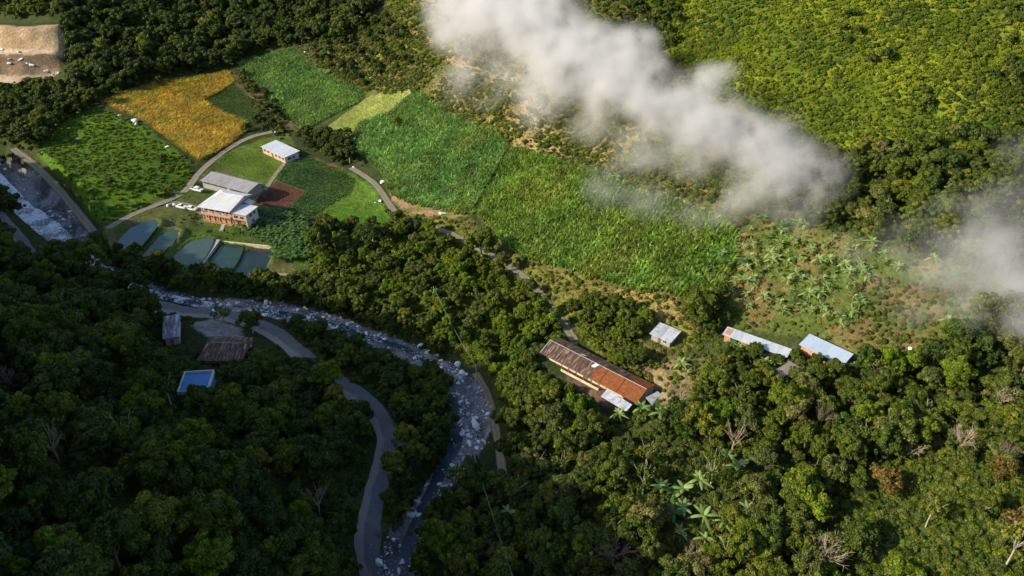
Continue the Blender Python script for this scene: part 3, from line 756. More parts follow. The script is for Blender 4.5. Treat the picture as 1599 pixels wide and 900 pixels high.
# ---- trees: (outline, kinds, spacing, crown radius range, label group)
FARM = [(120,345),(165,352),(280,300),(300,270),(440,215),(470,245),(560,240),(600,262),(640,335),(620,350),(560,352),(500,350),(480,400),(440,432),(330,435),(225,395),(190,392),(150,372)]
FOREST = [
 ('lower', [(-200,370),(20,395),(75,432),(130,405),(235,458),(250,480),(300,500),(290,525),(300,545),(330,560),(420,560),(440,520),(470,555),(560,625),(582,680),(555,780),(545,850),(575,920),(560,1080),(-200,1080)], ['deep']*4+['mid']*5+['bright'], 6.0, (2.6,6.0), 2.6),
 ('island', [(440,503),(500,515),(560,540),(620,560),(690,600),(705,655),(700,690),(665,755),(620,830),(596,860),(600,800),(625,720),(618,668),(585,625),(500,560)], ['deep']*5+['mid']*4, 4.4, (1.8,4.2), 1.0),
 ('bank', [(110,372),(150,372),(190,395),(225,400),(270,425),(330,436),(440,438),(560,455),(680,520),(700,575),(600,525),(520,492),(400,468),(260,448),(130,400)], ['mid']*6+['deep']*3, 4.0, (2.3,3.6), .0),
 ('middle', [(480,352),(560,352),(620,350),(700,372),(790,412),(850,480),(885,535),(850,545),(860,580),(800,640),(780,600),(740,575),(680,520),(560,455),(562,440),(485,425)], ['mid']*3+['bright']*5+['olive']*2, 4.9, (1.3,3.8), .0),
 ('right', [(780,590),(850,570),(930,640),(1040,650),(1150,600),(1330,585),(1480,530),(1600,510),(1800,500),(1800,1080),(640,1080),(665,830),(700,770),(745,730),(770,740),(800,735),(790,650)], ['mid']*6+['olive']*2+['deep']*2+['bright'], 4.6, (1.5,4.6), .4),
 ('top_left', [(95,-110),(600,-110),(590,10),(560,60),(500,75),(450,73),(370,96),(330,112),(260,122),(205,138),(150,158),(125,150),(112,110),(100,60)], ['deep']*6+['mid']*2, 6.2, (2.8,6.2), 2.0),  # mostly the darkest crowns, whose colour partly stands in for shade
 ('left', [(-120,165),(0,150),(70,140),(110,140),(160,160),(100,190),(60,234),(20,232),(-120,236)], ['mid']*3+['deep']*4, 5.5, (3,4.6), .5),
 ('verge', [(-120,240),(15,240),(60,268),(95,305),(112,330),(90,330),(40,285),(-30,262),(-120,215)], ['deep']*3+['mid'], 4.5, (2.6,3.8), .5),
 ('spur', [(-120,300),(-10,300),(30,330),(18,375),(-10,400),(-120,400)], ['deep'], 5.0, (3,4.4), 1),
 ('quarry_top', [(-120,-110),(100,-110),(95,28),(50,27),(25,34),(-120,30)], ['mid','olive','bright'], 6, (3,4.6), .5),
 ('gully', [(1190,335),(1240,255),(1330,235),(1480,215),(1600,200),(1780,190),(1780,440),(1600,440),(1450,405),(1350,372),(1250,345)], ['mid']*4+['olive']*3+['deep']*3, 4.4, (2.0,4.4), .4),
 ('hill_bushes', [(1290,-60),(1340,-60),(1400,90),(1470,160),(1480,215),(1440,215),(1380,130),(1300,40)], ['mid','olive','deep'], 7.5, (1.3,2.6), .0),
 ('hill_edge', [(1560,-60),(1780,-60),(1780,190),(1600,200),(1540,120)], ['mid','olive','deep'], 6.0, (1.5,3.2), .0),
 ('grove', [(885,490),(920,478),(975,478),(1030,515),(1018,560),(1012,590),(990,590),(940,560),(905,545)], ['mid']*2+['bright'], 3.8, (2.4,3.2), .6),
 ('hut_side', [(1055,470),(1128,468),(1133,508),(1110,530),(1068,520)], ['mid','olive'], 3.8, (2.2,3.0), .3),
 ('hedge', [(470,212),(500,208),(545,216),(560,240),(545,250),(520,262),(495,240),(465,225)], ['deep']*2+['mid'], 4.0, (2.0,3.0), .2),
 ('field_edge', [(366,112),(384,118),(440,175),(455,205),(410,215),(385,205),(402,168)], ['deep']*2+['mid'], 5.0, (1.6,2.9), .0),
 ('hill_trees', [(480,80),(590,20),(640,60),(640,110),(560,140),(500,105)], ['mid','olive','deep'], 6.0, (1.6,3.0), .0),
 ('cloud_side', [(940,-110),(1060,-110),(1060,60),(1040,110),(960,60)], ['deep','mid'], 4.0, (1.8,3.0), .2),
 ('shed_row', [(1140,545),(1220,570),(1240,555),(1300,585),(1340,585),(1300,610),(1180,610),(1110,590)], ['mid','deep'], 3.6, (1.6,2.6), .0),
]
trees = []                      # x, y, z, radius, kind, region, lift
for ri, (rn, poly, kinds, d, (ra, rb), lift) in enumerate(FOREST):
    x, y = spots(poly, d, 700+ri); r = np.random.default_rng(800+ri); R = r.uniform(ra, rb, len(x))
    ok = clear_of(x, y, 0) ; px, py, f = project(x, y, ground(x, y))
    ok &= clear_of(x, y, .42*R.mean())
    if rn in ('lower', 'middle', 'bank', 'right'):
        ok &= ~inpoly(px, py, [(296,495),(340,492),(392,505),(390,530),(320,532),(245,530),(235,490)])
        ok &= ~inpoly(px, py, [(255,600),(300,575),(300,545),(405,540),(405,605),(350,612),(322,640),(318,700),(262,700)]) & ~inpoly(px, py, [(238,500),(298,500),(300,572),(240,572)]) & ~inpoly(px, py, [(405,522),(440,535),(480,572),(475,605),(440,598),(400,565)]) & ~inpoly(px, py, [(925,605),(1050,600),(1062,668),(1005,690),(940,680)])
        ok &= ~inpoly(px, py, [(980,700),(1070,690),(1180,700),(1200,760),(1130,800),(1160,880),(1040,870),(1000,800)]) | (r.random(len(x)) < .07)
    ok &= ~inpoly(px, py, [(1010,505),(1068,505),(1068,575),(1000,560)])
    if rn == 'right': ok &= ~inpoly(px, py, [(1290,770),(1420,720),(1640,690),(1640,960),(1320,960)]) | (r.random(len(x)) < .3)
    for k in np.nonzero(ok)[0]: trees.append((x[k], y[k], R[k], kinds[r.integers(len(kinds))], rn, lift, f[k], px[k], py[k]))
# shade slope behind the left edge, far side and the hills around, so that the valley goes on outside the frame
def wild(x0, x1, y0, y1, d, seed):
    gx_, gy_ = np.meshgrid(np.arange(x0, x1, d), np.arange(y0, y1, d)); r = np.random.default_rng(seed)
    return gx_.ravel()+r.uniform(-.45, .45, gx_.size)*d, gy_.ravel()+r.uniform(-.45, .45, gx_.size)*d
wx, wy = wild(-420, 330, 20, 700, 8.5, 5); wpx, wpy, wf = project(wx, wy, ground(wx, wy))
out = (wpx < -60) | (wpx > 1660) | (wpy < -70) | (wpy > 960)
out &= ~inpoly(wpx, wpy, QUARRY) & clear_of(wx, wy, 2)
inA = np.zeros(len(wx), bool)
for q in FOREST: inA |= inpoly(wpx, wpy, q[1])
outer = [(a, b, 4.5, 'deep' if h else 'mid') for a, b, h in zip(wx[out & ~inA], wy[out & ~inA], np.random.default_rng(3).random((out & ~inA).sum()) < .6)]
print('trees', len(trees), 'outer', len(outer))
LABEL = {
 'lower': ('dark green broadleaf tree in the dense shaded forest on the lower left slope', 'trees of the shaded forest on the lower left slope'),
 'island': ('dark broadleaf tree between the winding grey road and the rocky stream', 'trees between the road and the stream'),
 'bank': ('leafy riverbank tree between the fish ponds and the rocky stream', 'trees along the far bank below the ponds'),
 'middle': ('sunlit green tree on the bank between the stream and the hill track', 'trees between the stream and the hill track'),
 'right': ('broadleaf tree in the mixed woodland of the lower right slope', 'trees of the lower right woodland'),
 'top_left': ('tall dark forest tree behind the golden field at the top left', 'trees of the dark forest behind the golden field'),
 'left': ('tree in the wood between the sand quarry and the green pasture', 'trees between quarry and pasture'),
 'verge': ('dark tree between the left stretch of stream and the dirt road', 'trees beside the left stretch of the stream'),
 'spur': ('dark tree on the near bank of the stream at the left edge', 'trees at the left edge by the stream'),
 'quarry_top': ('sunlit tree above the sand quarry face', 'trees above the quarry'),
 'gully': ('bushy tree in the gully between the banana plot and the bright green hillside', 'trees of the gully on the right'),
 'hill_bushes': ('small dark tree in a fold of the bright hillside', 'small trees in the fold of the bright hillside'),
 'hill_edge': ('dusky tree at the right edge of the bright hillside', 'trees at the right edge of the bright hillside'),
 'grove': ('yellow green round crowned tree in the grove behind the long rusty roof', 'grove behind the long rusty roof'),
 'hut_side': ('tree between the small grey roofed hut and the long pale shed', 'trees beside the small hut'),
 'hedge': ('dark tree in the short row behind the small white roofed cottage', 'trees behind the small cottage'),
 'field_edge': ('dark tree between the golden field and the first cane field', 'trees between golden field and cane'),
 'hill_trees': ('scattered tree on the slope above the first cane field', 'trees above the first cane field'),
 'cloud_side': ('dark tree at the upper rim of the mist', 'trees at the upper rim of the mist'),
 'shed_row': ('small tree growing in front of the pale metal sheds', 'trees in front of the pale sheds')}
infr = [t for t in trees if -20 < t[7] < 1620 and -10 < t[8] < 930]
rank = sorted(range(len(trees)), key=lambda i: -(trees[i][2]/trees[i][6] if -20 < trees[i][7] < 1620 and 0 < trees[i][8] < 925 else 0))
solo = set(rank[:285])
PROTO = {}                      # the first tree of every crown mesh doubles as the source for the far wood
def make_tree(x, y, R, kind, label, group, lift=0., shape=None, name='broadleaf_tree', cat='tree', trunk=None, sz=None):
    r = random.random; s = random.randrange(5) if shape is None else shape
    e = empty(name, (x, y, gz(x, y)-.15+lift*0), random.uniform(0, 6.28), (R*random.uniform(.85, 1.15), R*random.uniform(.85, 1.15), R*(sz or random.uniform(.75, 1.35))))
    tag(e, label, cat, group)
    link(bpy.data.objects.new('trunk', TRK[trunk if trunk is not None else random.randrange(2)]), e)
    c = link(bpy.data.objects.new('crown', CR[kind][s]), e); PROTO.setdefault((kind, s), c)
    return e
rest = []
for i, t in enumerate(trees):
    x, y, R, kind, rn, lift, f, px, py = t
    miss = [s for s in range(5) if (kind, s) not in PROTO] if i > len(trees)*.0 else []
    if i in solo: make_tree(x, y, R, kind, LABEL[rn][0], LABEL[rn][1])
    elif kind in ('olive', 'bright', 'mid') and miss and rn in ('grove', 'gully', 'right', 'middle'): make_tree(x, y, R, kind, LABEL[rn][0], LABEL[rn][1], shape=miss[0])
    else: rest.append((x, y, R, kind))
rest += [(a, b, c, d) for a, b, c, d in outer]
keys = list(PROTO); ki = {}
for j, k in enumerate(keys): ki.setdefault(k[0], []).append(j)
rr = random.Random(5)
gn_stuff('forest', [(x, y, gz(x, y)-.15, R, rr.uniform(0, 6.28), rr.choice(ki[k])) for x, y, R, k in rest], [PROTO[k] for k in keys])

# ---- shrubs
SHR = [
 (HILL_UP, ['hill']*9+['low'], 1.32, (.4,1.55), .0, 'leafy bush on the bright green hillside at the upper right', 'bushes of the upper right hillside'),
 (DRYHILL, ['scrub','scrub','low','hill','hill'], 1.65, (.45,1.8), .12, 'scrubby bush among dry grass on the hill under the mist', 'scrub of the dry hill'),
 (BANANAHILL, ['scrub','low','hill','dry'], 1.9, (.35,1.0), .22, 'low bush between the banana plants on the right hillside', 'low scrub of the banana hillside'),
 ([(1330,440),(1500,430),(1600,460),(1600,530),(1440,560),(1350,560)], ['scrub','dry','low'], 1.8, (.6,1.2), .15, 'brownish bush right of the banana plot', 'brown scrub right of the banana plot'),
 (BANK, ['hill','scrub','low','dry'], 1.9, (.6,1.3), .15, 'yellowish bush on the bank below the cane fields', 'bushes of the bank below the cane'),
 (FOREST[3][1], ['low','hill','green','hill'], 1.7, (.8,1.8), .0, 'green bush on the slope between stream and hill track', 'bushes between stream and hill track'),
 (PASTURE, ['green'], 1.9, (.35,1.15), .18, 'low green bush in the weedy pasture left of the golden field', 'bushes of the weedy pasture'),
 (FOREST[4][1], ['low','scrub','shade'], 2.4, (1.0,1.8), .0, 'undergrowth bush between the trees of the lower right slope', 'undergrowth of the lower right slope'),
 ([(1290,760),(1420,710),(1640,680),(1700,960),(1320,980)], ['low','hill','low','shade'], 1.5, (.6,1.4), .0, 'leafy bush in the viny scrub at the bottom right corner', 'viny scrub of the bottom right corner'),
 (FOREST[0][1], ['shade','low'], 2.5, (1.0,2.0), .0, 'dark undergrowth bush in the shaded forest', 'undergrowth of the shaded forest'),
 (FOREST[2][1], ['low','shade'], 2.2, (.9,1.6), .0, 'riverside bush below the fish ponds', 'bushes below the fish ponds'),
 (FOREST[1][1], ['shade','low'], 2.4, (.9,1.6), .0, 'bush between the grey road and the stream', 'bushes between road and stream'),
 (FOREST[5][1], ['shade','low'], 4.0, (1.2,2.2), .0, '', ''),
 (FOREST[10][1], ['scrub','low','hill'], 2.6, (1.0,1.8), .0, 'bush in the gully below the bright hillside', 'bushes of the gully'),
 (FOREST[6][1], ['low','shade'], 3.0, (1.0,1.8), .0, '', ''),
 (FOREST[7][1], ['shade','low'], 2.4, (.9,1.6), .0, '', ''),
 ([(990,560),(1070,520),(1120,520),(1140,545),(1220,575),(1330,585),(1300,600),(1150,620),(1040,660),(1020,600)], ['low','scrub','green'], 1.7, (.5,1.1), .1, 'bush on the slope between the small hut and the pale sheds', 'bushes between the hut and the sheds'),
 ([(190,392),(250,345),(310,330),(320,345),(390,355),(440,385),(430,432),(330,436),(240,415)], ['green','low'], 2.2, (.35,.8), .45, 'small bush beside the fish ponds', 'bushes beside the fish ponds'),
 ([(366,112),(384,118),(440,175),(460,212),(440,218),(400,180)], ['low','shade','scrub'], 2.4, (.5,1.1), .2, '', ''),
 (FOREST[19][1], ['low','scrub'], 1.8, (.5,1.1), .1, '', ''),
 ([(970,690),(1070,680),(1190,700),(1210,760),(1130,800),(1170,890),(1040,880),(980,800)], ['scrub','low','dry'], 1.8, (.4,.9), .3, 'low bush among the banana plants at the bottom right', 'low bushes at the bottom right'),
 ([(460,75),(590,20),(660,60),(650,140),(575,145),(530,120),(490,100)], ['scrub','low','dry'], 2.4, (.6,1.3), .1, 'bush on the slope above the first cane field', 'bushes above the first cane field'),
]
shr = []
for si, (poly, kinds, d, (ra, rb), skip, lab, grp) in enumerate(SHR):
    x, y = spots(poly, d, 900+si); r = np.random.default_rng(950+si); R = r.uniform(ra, rb, len(x))
    keep = (r.random(len(x)) > skip)
    if skip: keep &= (fbm(x, y, 9, 3, 70+si) > -.5+skip) | (r.random(len(x)) < .07)
    ok = keep & clear_of(x, y, .55)
    f = project(x, y, ground(x, y)); kk = r.integers(0, len(kinds), len(x))
    kn = [kinds[i_] for i_ in kk]
    if si == 0: kn = ['low' if q < .55*sstep(1400, 1620, a_)+.22*sstep(90, 200, b_) else c_ for q, a_, b_, c_ in zip(r.random(len(x)), f[0], f[1], kn)]
    for k in np.nonzero(ok)[0]: shr.append((x[k], y[k], R[k], kn[k], si, R[k]/f[2][k] if (lab and 0 < f[0][k] < 1599 and 0 < f[1][k] < 900 and si in (0,1,2,3,4,6,8,16,17,20,21)) else 0))
print('shrubs', len(shr))
order = sorted(range(len(shr)), key=lambda i: -shr[i][5]); sp_ = set(order[:290])
SPR = {}
restb = []
def make_shrub(x, y, R, kind, lab, grp, s=None, name='shrub', cat='bush', sz=None):
    s = random.randrange(3) if s is None else s
    o = link(bpy.data.objects.new(name, SH[kind][s])); o.location = (x, y, gz(x, y)-.05); o.rotation_euler = (0, 0, random.uniform(0, 6.28)); o.scale = (R, R, R*(sz or random.uniform(.8, 1.15)))
    SPR.setdefault((kind, s), o); return tag(o, lab, cat, grp)
need = [(k, s) for k in SH for s in range(3)]
for i, (x, y, R, kind, si, w_) in enumerate(shr):
    if i in sp_: make_shrub(x, y, R, kind, SHR[si][5], SHR[si][6])
    else:
        miss = [s for s in range(3) if (kind, s) not in SPR]
        if miss: make_shrub(x, y, R, kind, SHR[si][5] or 'bush in the dark wood at the upper left', SHR[si][6] or 'bushes of the upper left wood', miss[0])
        else: restb.append((x, y, R, kind))
keys = list(SPR); ki = {}
for j, k in enumerate(keys): ki.setdefault(k[0], []).append(j)
gn_stuff('undergrowth', [(x, y, gz(x, y)-.05, R, rr.uniform(0, 6.28), rr.choice(ki[k])) for x, y, R, k in restb], [SPR[k] for k in keys])
# ---------------------------------------------------------------- single plants
PL = [0]
def place_desc(px, py):
    """where a plant stands, in words"""
    for (x0, y0, x1, y1), wds in (((0,0,0,0),''),
        ((230,470,300,560),'near the patchy rusty shed'), ((295,500,420,620),'by the brown tiled house'), ((535,600,625,900),'beside the winding grey road'),
        ((840,510,1040,660),'near the long rusty roofed house'), ((1115,500,1350,620),'near the pale metal sheds'),
        ((-60,380,90,560),'at the upper left end of the shaded forest'), ((-60,560,90,740),'at the left edge of the view'), ((-60,740,90,960),'in the bottom left corner'),
        ((1460,500,1660,640),'at the right edge under the mist'), ((1460,640,1660,800),'at the right edge of the view'), ((1460,800,1660,960),'in the bottom right corner'),
        ((620,660,800,960),'beside the lower stretch of stream')):
        if x0 <= px < x1 and y0 <= py < y1: return wds
    if py > 820: return 'at the bottom edge of the view'
    if px < 600: return ['high on the shaded slope', 'in the middle of the shaded slope', 'low on the shaded slope'][min(2, max(0, int((px-90)/150)))] if py > 440 else 'by the farm'
    if py > 560: return ['left of the bare purple tree', 'around the bottom banana clump', 'right of the bottom banana clump'][min(2, max(0, int((px-800)/230)))]
    return 'on the hillside'
KW = {'deep': 'dark green', 'mid': 'mid green', 'olive': 'olive green', 'bright': 'bright green'}
for o in list(bpy.data.objects):
    if o.name.startswith('broadleaf_tree') and o.get('group'):
        kind = [c for c in o.children if c.name.startswith('crown')][0].data.materials[0].name.split('_')[1]
        px, py, f = project(o.location.x, o.location.y, o.location.z)
        g_ = o['group']
        if 'lower left' in g_ or 'woodland' in g_:
            o['label'] = f"{KW[kind]} broadleaf tree {place_desc(float(px), float(py))}"
            if kind == 'deep' and 'lower left' in g_ and not 'forest' in o['label']: o['label'] = o['label']+' in the left forest'
            elif 'woodland' in g_: o['label'] = o['label']+' in the right woodland'
for o in list(bpy.data.objects):
    if o.name.startswith('shrub') and o.get('group') and o.get('kind') is None:
        px, py, f = project(o.location.x, o.location.y, o.location.z); g_ = o['group']
        if 'viny' in g_:
            shade_ = {'leaf_hill': 'yellow green', 'leaf_mid': 'mid green', 'leaf_deep': 'dark green'}.get(o.data.materials[0].name, 'green'); i_, j_ = min(2, max(0, int((px-1290)/105))), min(2, max(0, int((py-700)/68)))
            o['label'] = ('large ' if o.scale[0] > 1.15 else 'small ' if o.scale[0] < .85 else '')+shade_+' bush '+['at the top', 'in the middle', 'at the bottom'][j_]+' of the viny corner scrub, '+['left part', 'centre part', 'right part'][i_]
        if 'hillside' in g_ and 'upper right' in g_:
            i_, j_ = min(3, max(0, int((px-960)/160))), min(2, max(0, int(py/80)))
            o['label'] = ('large ' if o.scale[0] > 1.5 else '')+'leafy bush '+['at the top', 'halfway down', 'low'][j_]+' on the bright hillside, '+['next to the mist', 'left of its middle', 'right of its middle', 'at the right edge'][i_]
def tree_at(px, py, R, kind, label, shape=0, name='broadleaf_tree', cat='tree', trunk=2, sz=1.1, group=None):
    x, y, z = at(px, py); return make_tree(x, y, R, kind, label, group, 0, shape, name, cat, trunk, sz)
tree_at(547, 256, 4.4, 'deep', 'large dark tree with pale trunk at the bend of the hill track', 1, sz=.95)
tree_at(250, 131, 2.3, 'deep', 'small dark tree standing in the upper edge of the golden field', 2)
tree_at(505, 402, 5.0, 'deep', 'tall dark tree right of the fish ponds and banana grove', 3, sz=1.3)
tree_at(520, 372, 4.4, 'mid', 'tall green tree beside the vegetable beds, right of the banana grove', 0, sz=1.2)
tree_at(752, 408, 5.6, 'mid', 'big round crowned tree where the hill track passes below the cane', 1)
tree_at(1418, 352, 3.2, 'bright', 'round bright green tree in the middle of the gully', 1, sz=1.0)
tree_at(1092, 500, 5.2, 'mid', 'broad dusky tree between the small hut and the long pale shed', 2, sz=1.1)
tree_at(1500, 560, 5.6, 'deep', 'broad dark tree at the right, right of the brown scrub', 1, sz=1.05)
tree_at(1455, 570, 4.0, 'deep', 'dark tree just left of the broad dark tree at the right', 0, sz=1.0)
tree_at(692, 878, 5.2, 'bright', 'bright rounded tree on the bank at the bottom of the stream', 3, sz=1.15)
tree_at(500, 900, 5.0, 'mid', 'yellow green tree at the bottom beside the grey road', 1, sz=1.1)
tree_at(395, 520, 3.8, 'mid', 'leafy tree right of the gravel yard by the road', 1, sz=1.1)
tree_at(1250, 800, 5.6, 'bright', 'wide bright green tree right of the bottom banana clump', 0, sz=1.0)
tree_at(1178, 870, 4.6, 'bright', 'rounded bright tree below the bottom banana clump', 3, sz=1.0)
tree_at(352, 662, 4.4, 'mid', 'rounded tree hiding the right half of the bright blue building', 1)
tree_at(392, 622, 4.4, 'deep', 'rounded tree at the near right corner of the tiled house', 0)
tree_at(318, 646, 4.3, 'deep', 'dark tree pressed against the front of the bright blue building', 1, sz=1.0)
tree_at(503, 628, 4.2, 'deep', 'dark tree hiding the grey road before its bend', 0)
tree_at(528, 645, 4.2, 'mid', 'green tree leaning over the grey road bend', 1)
tree_at(548, 668, 3.6, 'deep', 'dark tree right at the inner edge of the grey road bend', 3)
tree_at(35, 905, 2.2, 'bright', 'small bright green tree in the dark bottom left corner', 2)
tree_at(620, 196, 2.5, 'bright', 'round bush at the corner of the pale crop strip', 3, 'round_bush', 'bush', 0, .8)
tree_at(175, 292, 2.9, 'olive', 'round yellowish bush standing in the weedy pasture', 0, 'round_bush', 'bush', 0, .8)
tree_at(255, 250, 2.0, 'deep', 'dark bush at the right side of the pasture', 2, 'round_bush', 'bush', 0, .8)
tree_at(240, 306, 1.9, 'deep', 'dark long bush beside the farm track', 0, 'round_bush', 'bush', 0, .8)
tree_at(262, 302, 1.7, 'mid', 'green bush beside the farm track near the pasture corner', 1, 'round_bush', 'bush', 0, .8)
def special(px, py, R, mesh, name, label, cat='tree', trunk=None, tm=None, sz=1.):
    x, y, z = at(px, py); e = empty(name, (x, y, gz(x, y)-.1), random.uniform(0, 6.28), (R, R, R*sz)); tag(e, label, cat)
    if tm is not None: link(bpy.data.objects.new('trunk', tm), e)
    link(bpy.data.objects.new('crown' if tm is not None else 'branches', mesh), e); return e
sparse = crown_mesh('crown', M['leaf_mid'], 77, 13, 110, .06, .30, .80, (.16,.27), 1.25, .25)
tall = trunk_mesh('trunk', M['bark_pale'], 31, 1.55, .7, .045, 7)
special(352, 508, 4.2, sparse, 'open_tree', 'open crowned tree on the stream bank above the gravel yard', 'tree', None, tall, .95)
special(722, 768, 4.4, crown_mesh('crown', M['leaf_mid'], 79, 14, 150, .06, .30, .70, (.2,.3), 1.35, .1), 'umbrella_tree', 'flat topped tree with bare forked trunk by the lower stream', 'tree', None, tall, 1.0)
orange = crown_mesh('crown', M['leaf_orange'], 80, 22, 150, .06, .6, .66, (.22,.34), 1.0, .25)
special(1378, 768, 4.4, orange, 'orange_tree', 'orange brown leaved tree in the lower right woodland', 'tree', None, TRK[0], .9)
special(1588, 838, 4.2, orange, 'orange_tree', 'orange brown leaved tree at the right edge', 'tree', None, TRK[0], .9)
special(1560, 745, 3.4, orange, 'orange_tree', 'faded orange tree above the one at the right edge', 'tree', None, TRK[0], .9)
bare1 = bare_mesh('branches', M['twig'], 3); bare2 = bare_mesh('branches', M['twig_pale'], 4); bare3 = bare_mesh('branches', M['twig_pale'], 9, 7, 5, 4)
special(955, 885, 5.2, bare1, 'bare_tree', 'leafless purple brown tree at the bottom of the view')
special(1282, 900, 5.6, bare2, 'bare_tree', 'leafless pale brown tree at the bottom right')
special(1497, 708, 4.4, bare2, 'bare_tree', 'pale leafless tree in the right part of the woodland')
special(1310, 700, 3.6, bare3, 'bare_tree', 'small greyish bare tree behind the orange tree')
special(1440, 660, 3.6, bare3, 'bare_tree', 'bare tree with pale trunk right of the broad green trees')
special(1420, 720, 3.4, bare3, 'bare_tree', 'thin bare tree between the two orange trees')
special(1560, 640, 3.8, bare2, 'bare_tree', 'pale bare tree near the right edge of the woodland')
special(1262, 640, 3.4, bare3, 'bare_tree', 'grey bare tree in front of the blue roofed shed')
special(775, 790, 2.6, bare3, 'bare_tree', 'small bare tree right of the flat topped tree')
special(592, 842, 2.0, bare1, 'bare_tree', 'small purple brown bare bush on the road verge')
vine = crown_mesh('crown', M['leaf_bright'], 90, 16, 120, .055, .9, .45, (.16,.26), .9, .2)
special(232, 92, 5.5, vine, 'vine_tree', 'tall vine covered yellow green tree in the dark forest', 'tree', None, tall, 1.5)
special(165, 96, 5.0, vine, 'vine_tree', 'tall tree with pale bare trunk left in the dark forest', 'tree', None, tall, 1.5)
special(325, 60, 4.4, sparse, 'open_tree', 'thin trunked tree standing alone in the dark forest', 'tree', None, tall, 1.6)
def palm_mesh(mat, seed, n=15, L=2.6, h=3.6, wd=.9):
    r = np.random.default_rng(seed); Cs, Ns = [], []
    for i in range(n):
        t = i*2*math.pi/n+r.uniform(-.2,.2); up = r.uniform(-.1,1.2); LL = L*r.uniform(.8,1.1)
        for s in range(26):
            f = (s+1)/26; o = LL*(f*math.cos(up)); z = h+LL*(f*math.sin(up)-.75*f*f)
            for sg in (-1,-.5,.5,1):
                w_ = wd*.4*math.sin(math.pi*min(1, f*.9+.08))*sg
                Cs.append((math.cos(t)*o-math.sin(t)*w_, math.sin(t)*o+math.cos(t)*w_, z-abs(w_)*.5)); Ns.append((0,0,1))
    V, Fq = quads(np.array(Cs), np.array(Ns, float), .13, .35, r); return npmesh('fronds', V, Fq, mat, {'tint': np.repeat(r.uniform(.7,1.3,len(Cs)),4)})
pt = MB(); pt.tube([(0,0,-.3),(.1,0,1.8),(0,0,3.6)], [.2,.15,.12], 7); pt = pt.mesh('trunk', M['bark_pale'])
PF = {k: palm_mesh(M[m], s, *a) for k, m, s, a in (('dark','leaf_deep',5,(22,2.8,3.6,1.0)), ('light','leaf_banana',6,(12,2.2,3.4,.8)))}
def palm(px, py, k, label, s=1.):
    x, y, z = at(px, py); e = empty('palm_tree', (x, y, gz(x, y)), random.uniform(0,6.28), s); tag(e, label, 'palm')
    link(bpy.data.objects.new('trunk', pt), e); link(bpy.data.objects.new('fronds', PF[k]), e)
palm(585, 388, 'dark', 'shaggy dark palm on the slope below the meadow', 2.2)
palm(568, 380, 'dark', 'smaller shaggy palm left of the large one below the meadow', 1.7)
palm(135, 662, 'light', 'pale green palm standing out of the dark left forest', 1.25)
palm(700, 356+30, 'light', 'light palm beside the hill track', .9)

er = random.Random(77); ex, ey = spots([(800,600),(1480,560),(1600,520),(1600,900),(700,900),(790,700)], 17, 301); mx_, my_ = spots([(-20,480),(230,470),(280,650),(560,700),(560,900),(-20,900)], 21, 302)
for x, y in list(zip(ex, ey))+list(zip(mx_, my_)):
    if not clear_of(np.array([x]), np.array([y]), 3)[0]: continue
    px, py, f = project(x, y, gz(x, y)); R = er.uniform(2.6, 4.2); w_ = er.random(); side_ = 'left forest' if px < 640 else 'right woodland'
    e = empty('open_tree' if w_ < .7 else 'bare_tree', (x, y, gz(x, y)-.1), er.uniform(0, 6.28), (R, R, R*er.uniform(1.2, 1.7)))
    tag(e, ('thin crowned tree ' if w_ < .7 else 'greyish leafless tree ')+place_desc(float(px), float(py))+' in the '+side_, 'tree', 'thin crowned and bare trees in the '+side_)
    if w_ < .7: link(bpy.data.objects.new('trunk', tall), e); link(bpy.data.objects.new('crown', sparse), e)
    else: link(bpy.data.objects.new('branches', er.choice([bare1, bare3])), e)

# ---- banana plants
def banana(x, y, s, label, group, dark=False):
    e = empty('banana_plant', (x, y, gz(x, y)), random.uniform(0, 6.28), s); tag(e, label, 'banana plant', group)
    link(bpy.data.objects.new('stem', STEM), e); link(bpy.data.objects.new('leaves', random.choice(BAND if dark or random.random() < .15 else BAN)), e)
bx, by = spots([(1122,400),(1180,350),(1235,352),(1372,385),(1385,410),(1352,470),(1325,522),(1235,500),(1128,478)], 3.1, 41)
r_ = random.Random(4)
for x, y in zip(bx, by):
    if r_.random() < .12 or fbm(np.array([x]), np.array([y]), 6, 2, 88)[0] < -.42: continue
    px, py, f = project(x, y, gz(x, y)); px, py = float(px), float(py)
    wds = ('at the top edge' if py < 395 else 'at the bottom edge' if py > 475 else 'in the middle')+(' left side' if px < 1190 else ' right side' if px > 1300 else '')
    banana(x, y, r_.uniform(.5, 1.2), f'pale green banana plant {wds} of the hillside banana plot', 'banana plants of the hillside plot')
bx, by = spots([(380,338),(428,328),(480,350),(486,405),(425,414),(418,388),(378,368)], 2.5, 42)
for x, y in zip(bx, by):
    px, py, f = project(x, y, gz(x, y))
    if clear_of(np.array([x]), np.array([y]), .2)[0]:
        banana(x, y, r_.uniform(.85, 1.15), 'dark green banana plant in the dense grove '+('behind the ponds' if py > 375 else 'beside the farmhouse'), 'banana grove by the farmhouse', True)
bx, by = spots([(1140,538),(1235,575),(1228,590),(1150,560),(1130,548)], 2.6, 43)
for x, y in zip(bx, by): banana(x, y, r_.uniform(.7, 1.0), 'banana plant growing in front of the long pale shed', 'banana plants before the long pale shed')
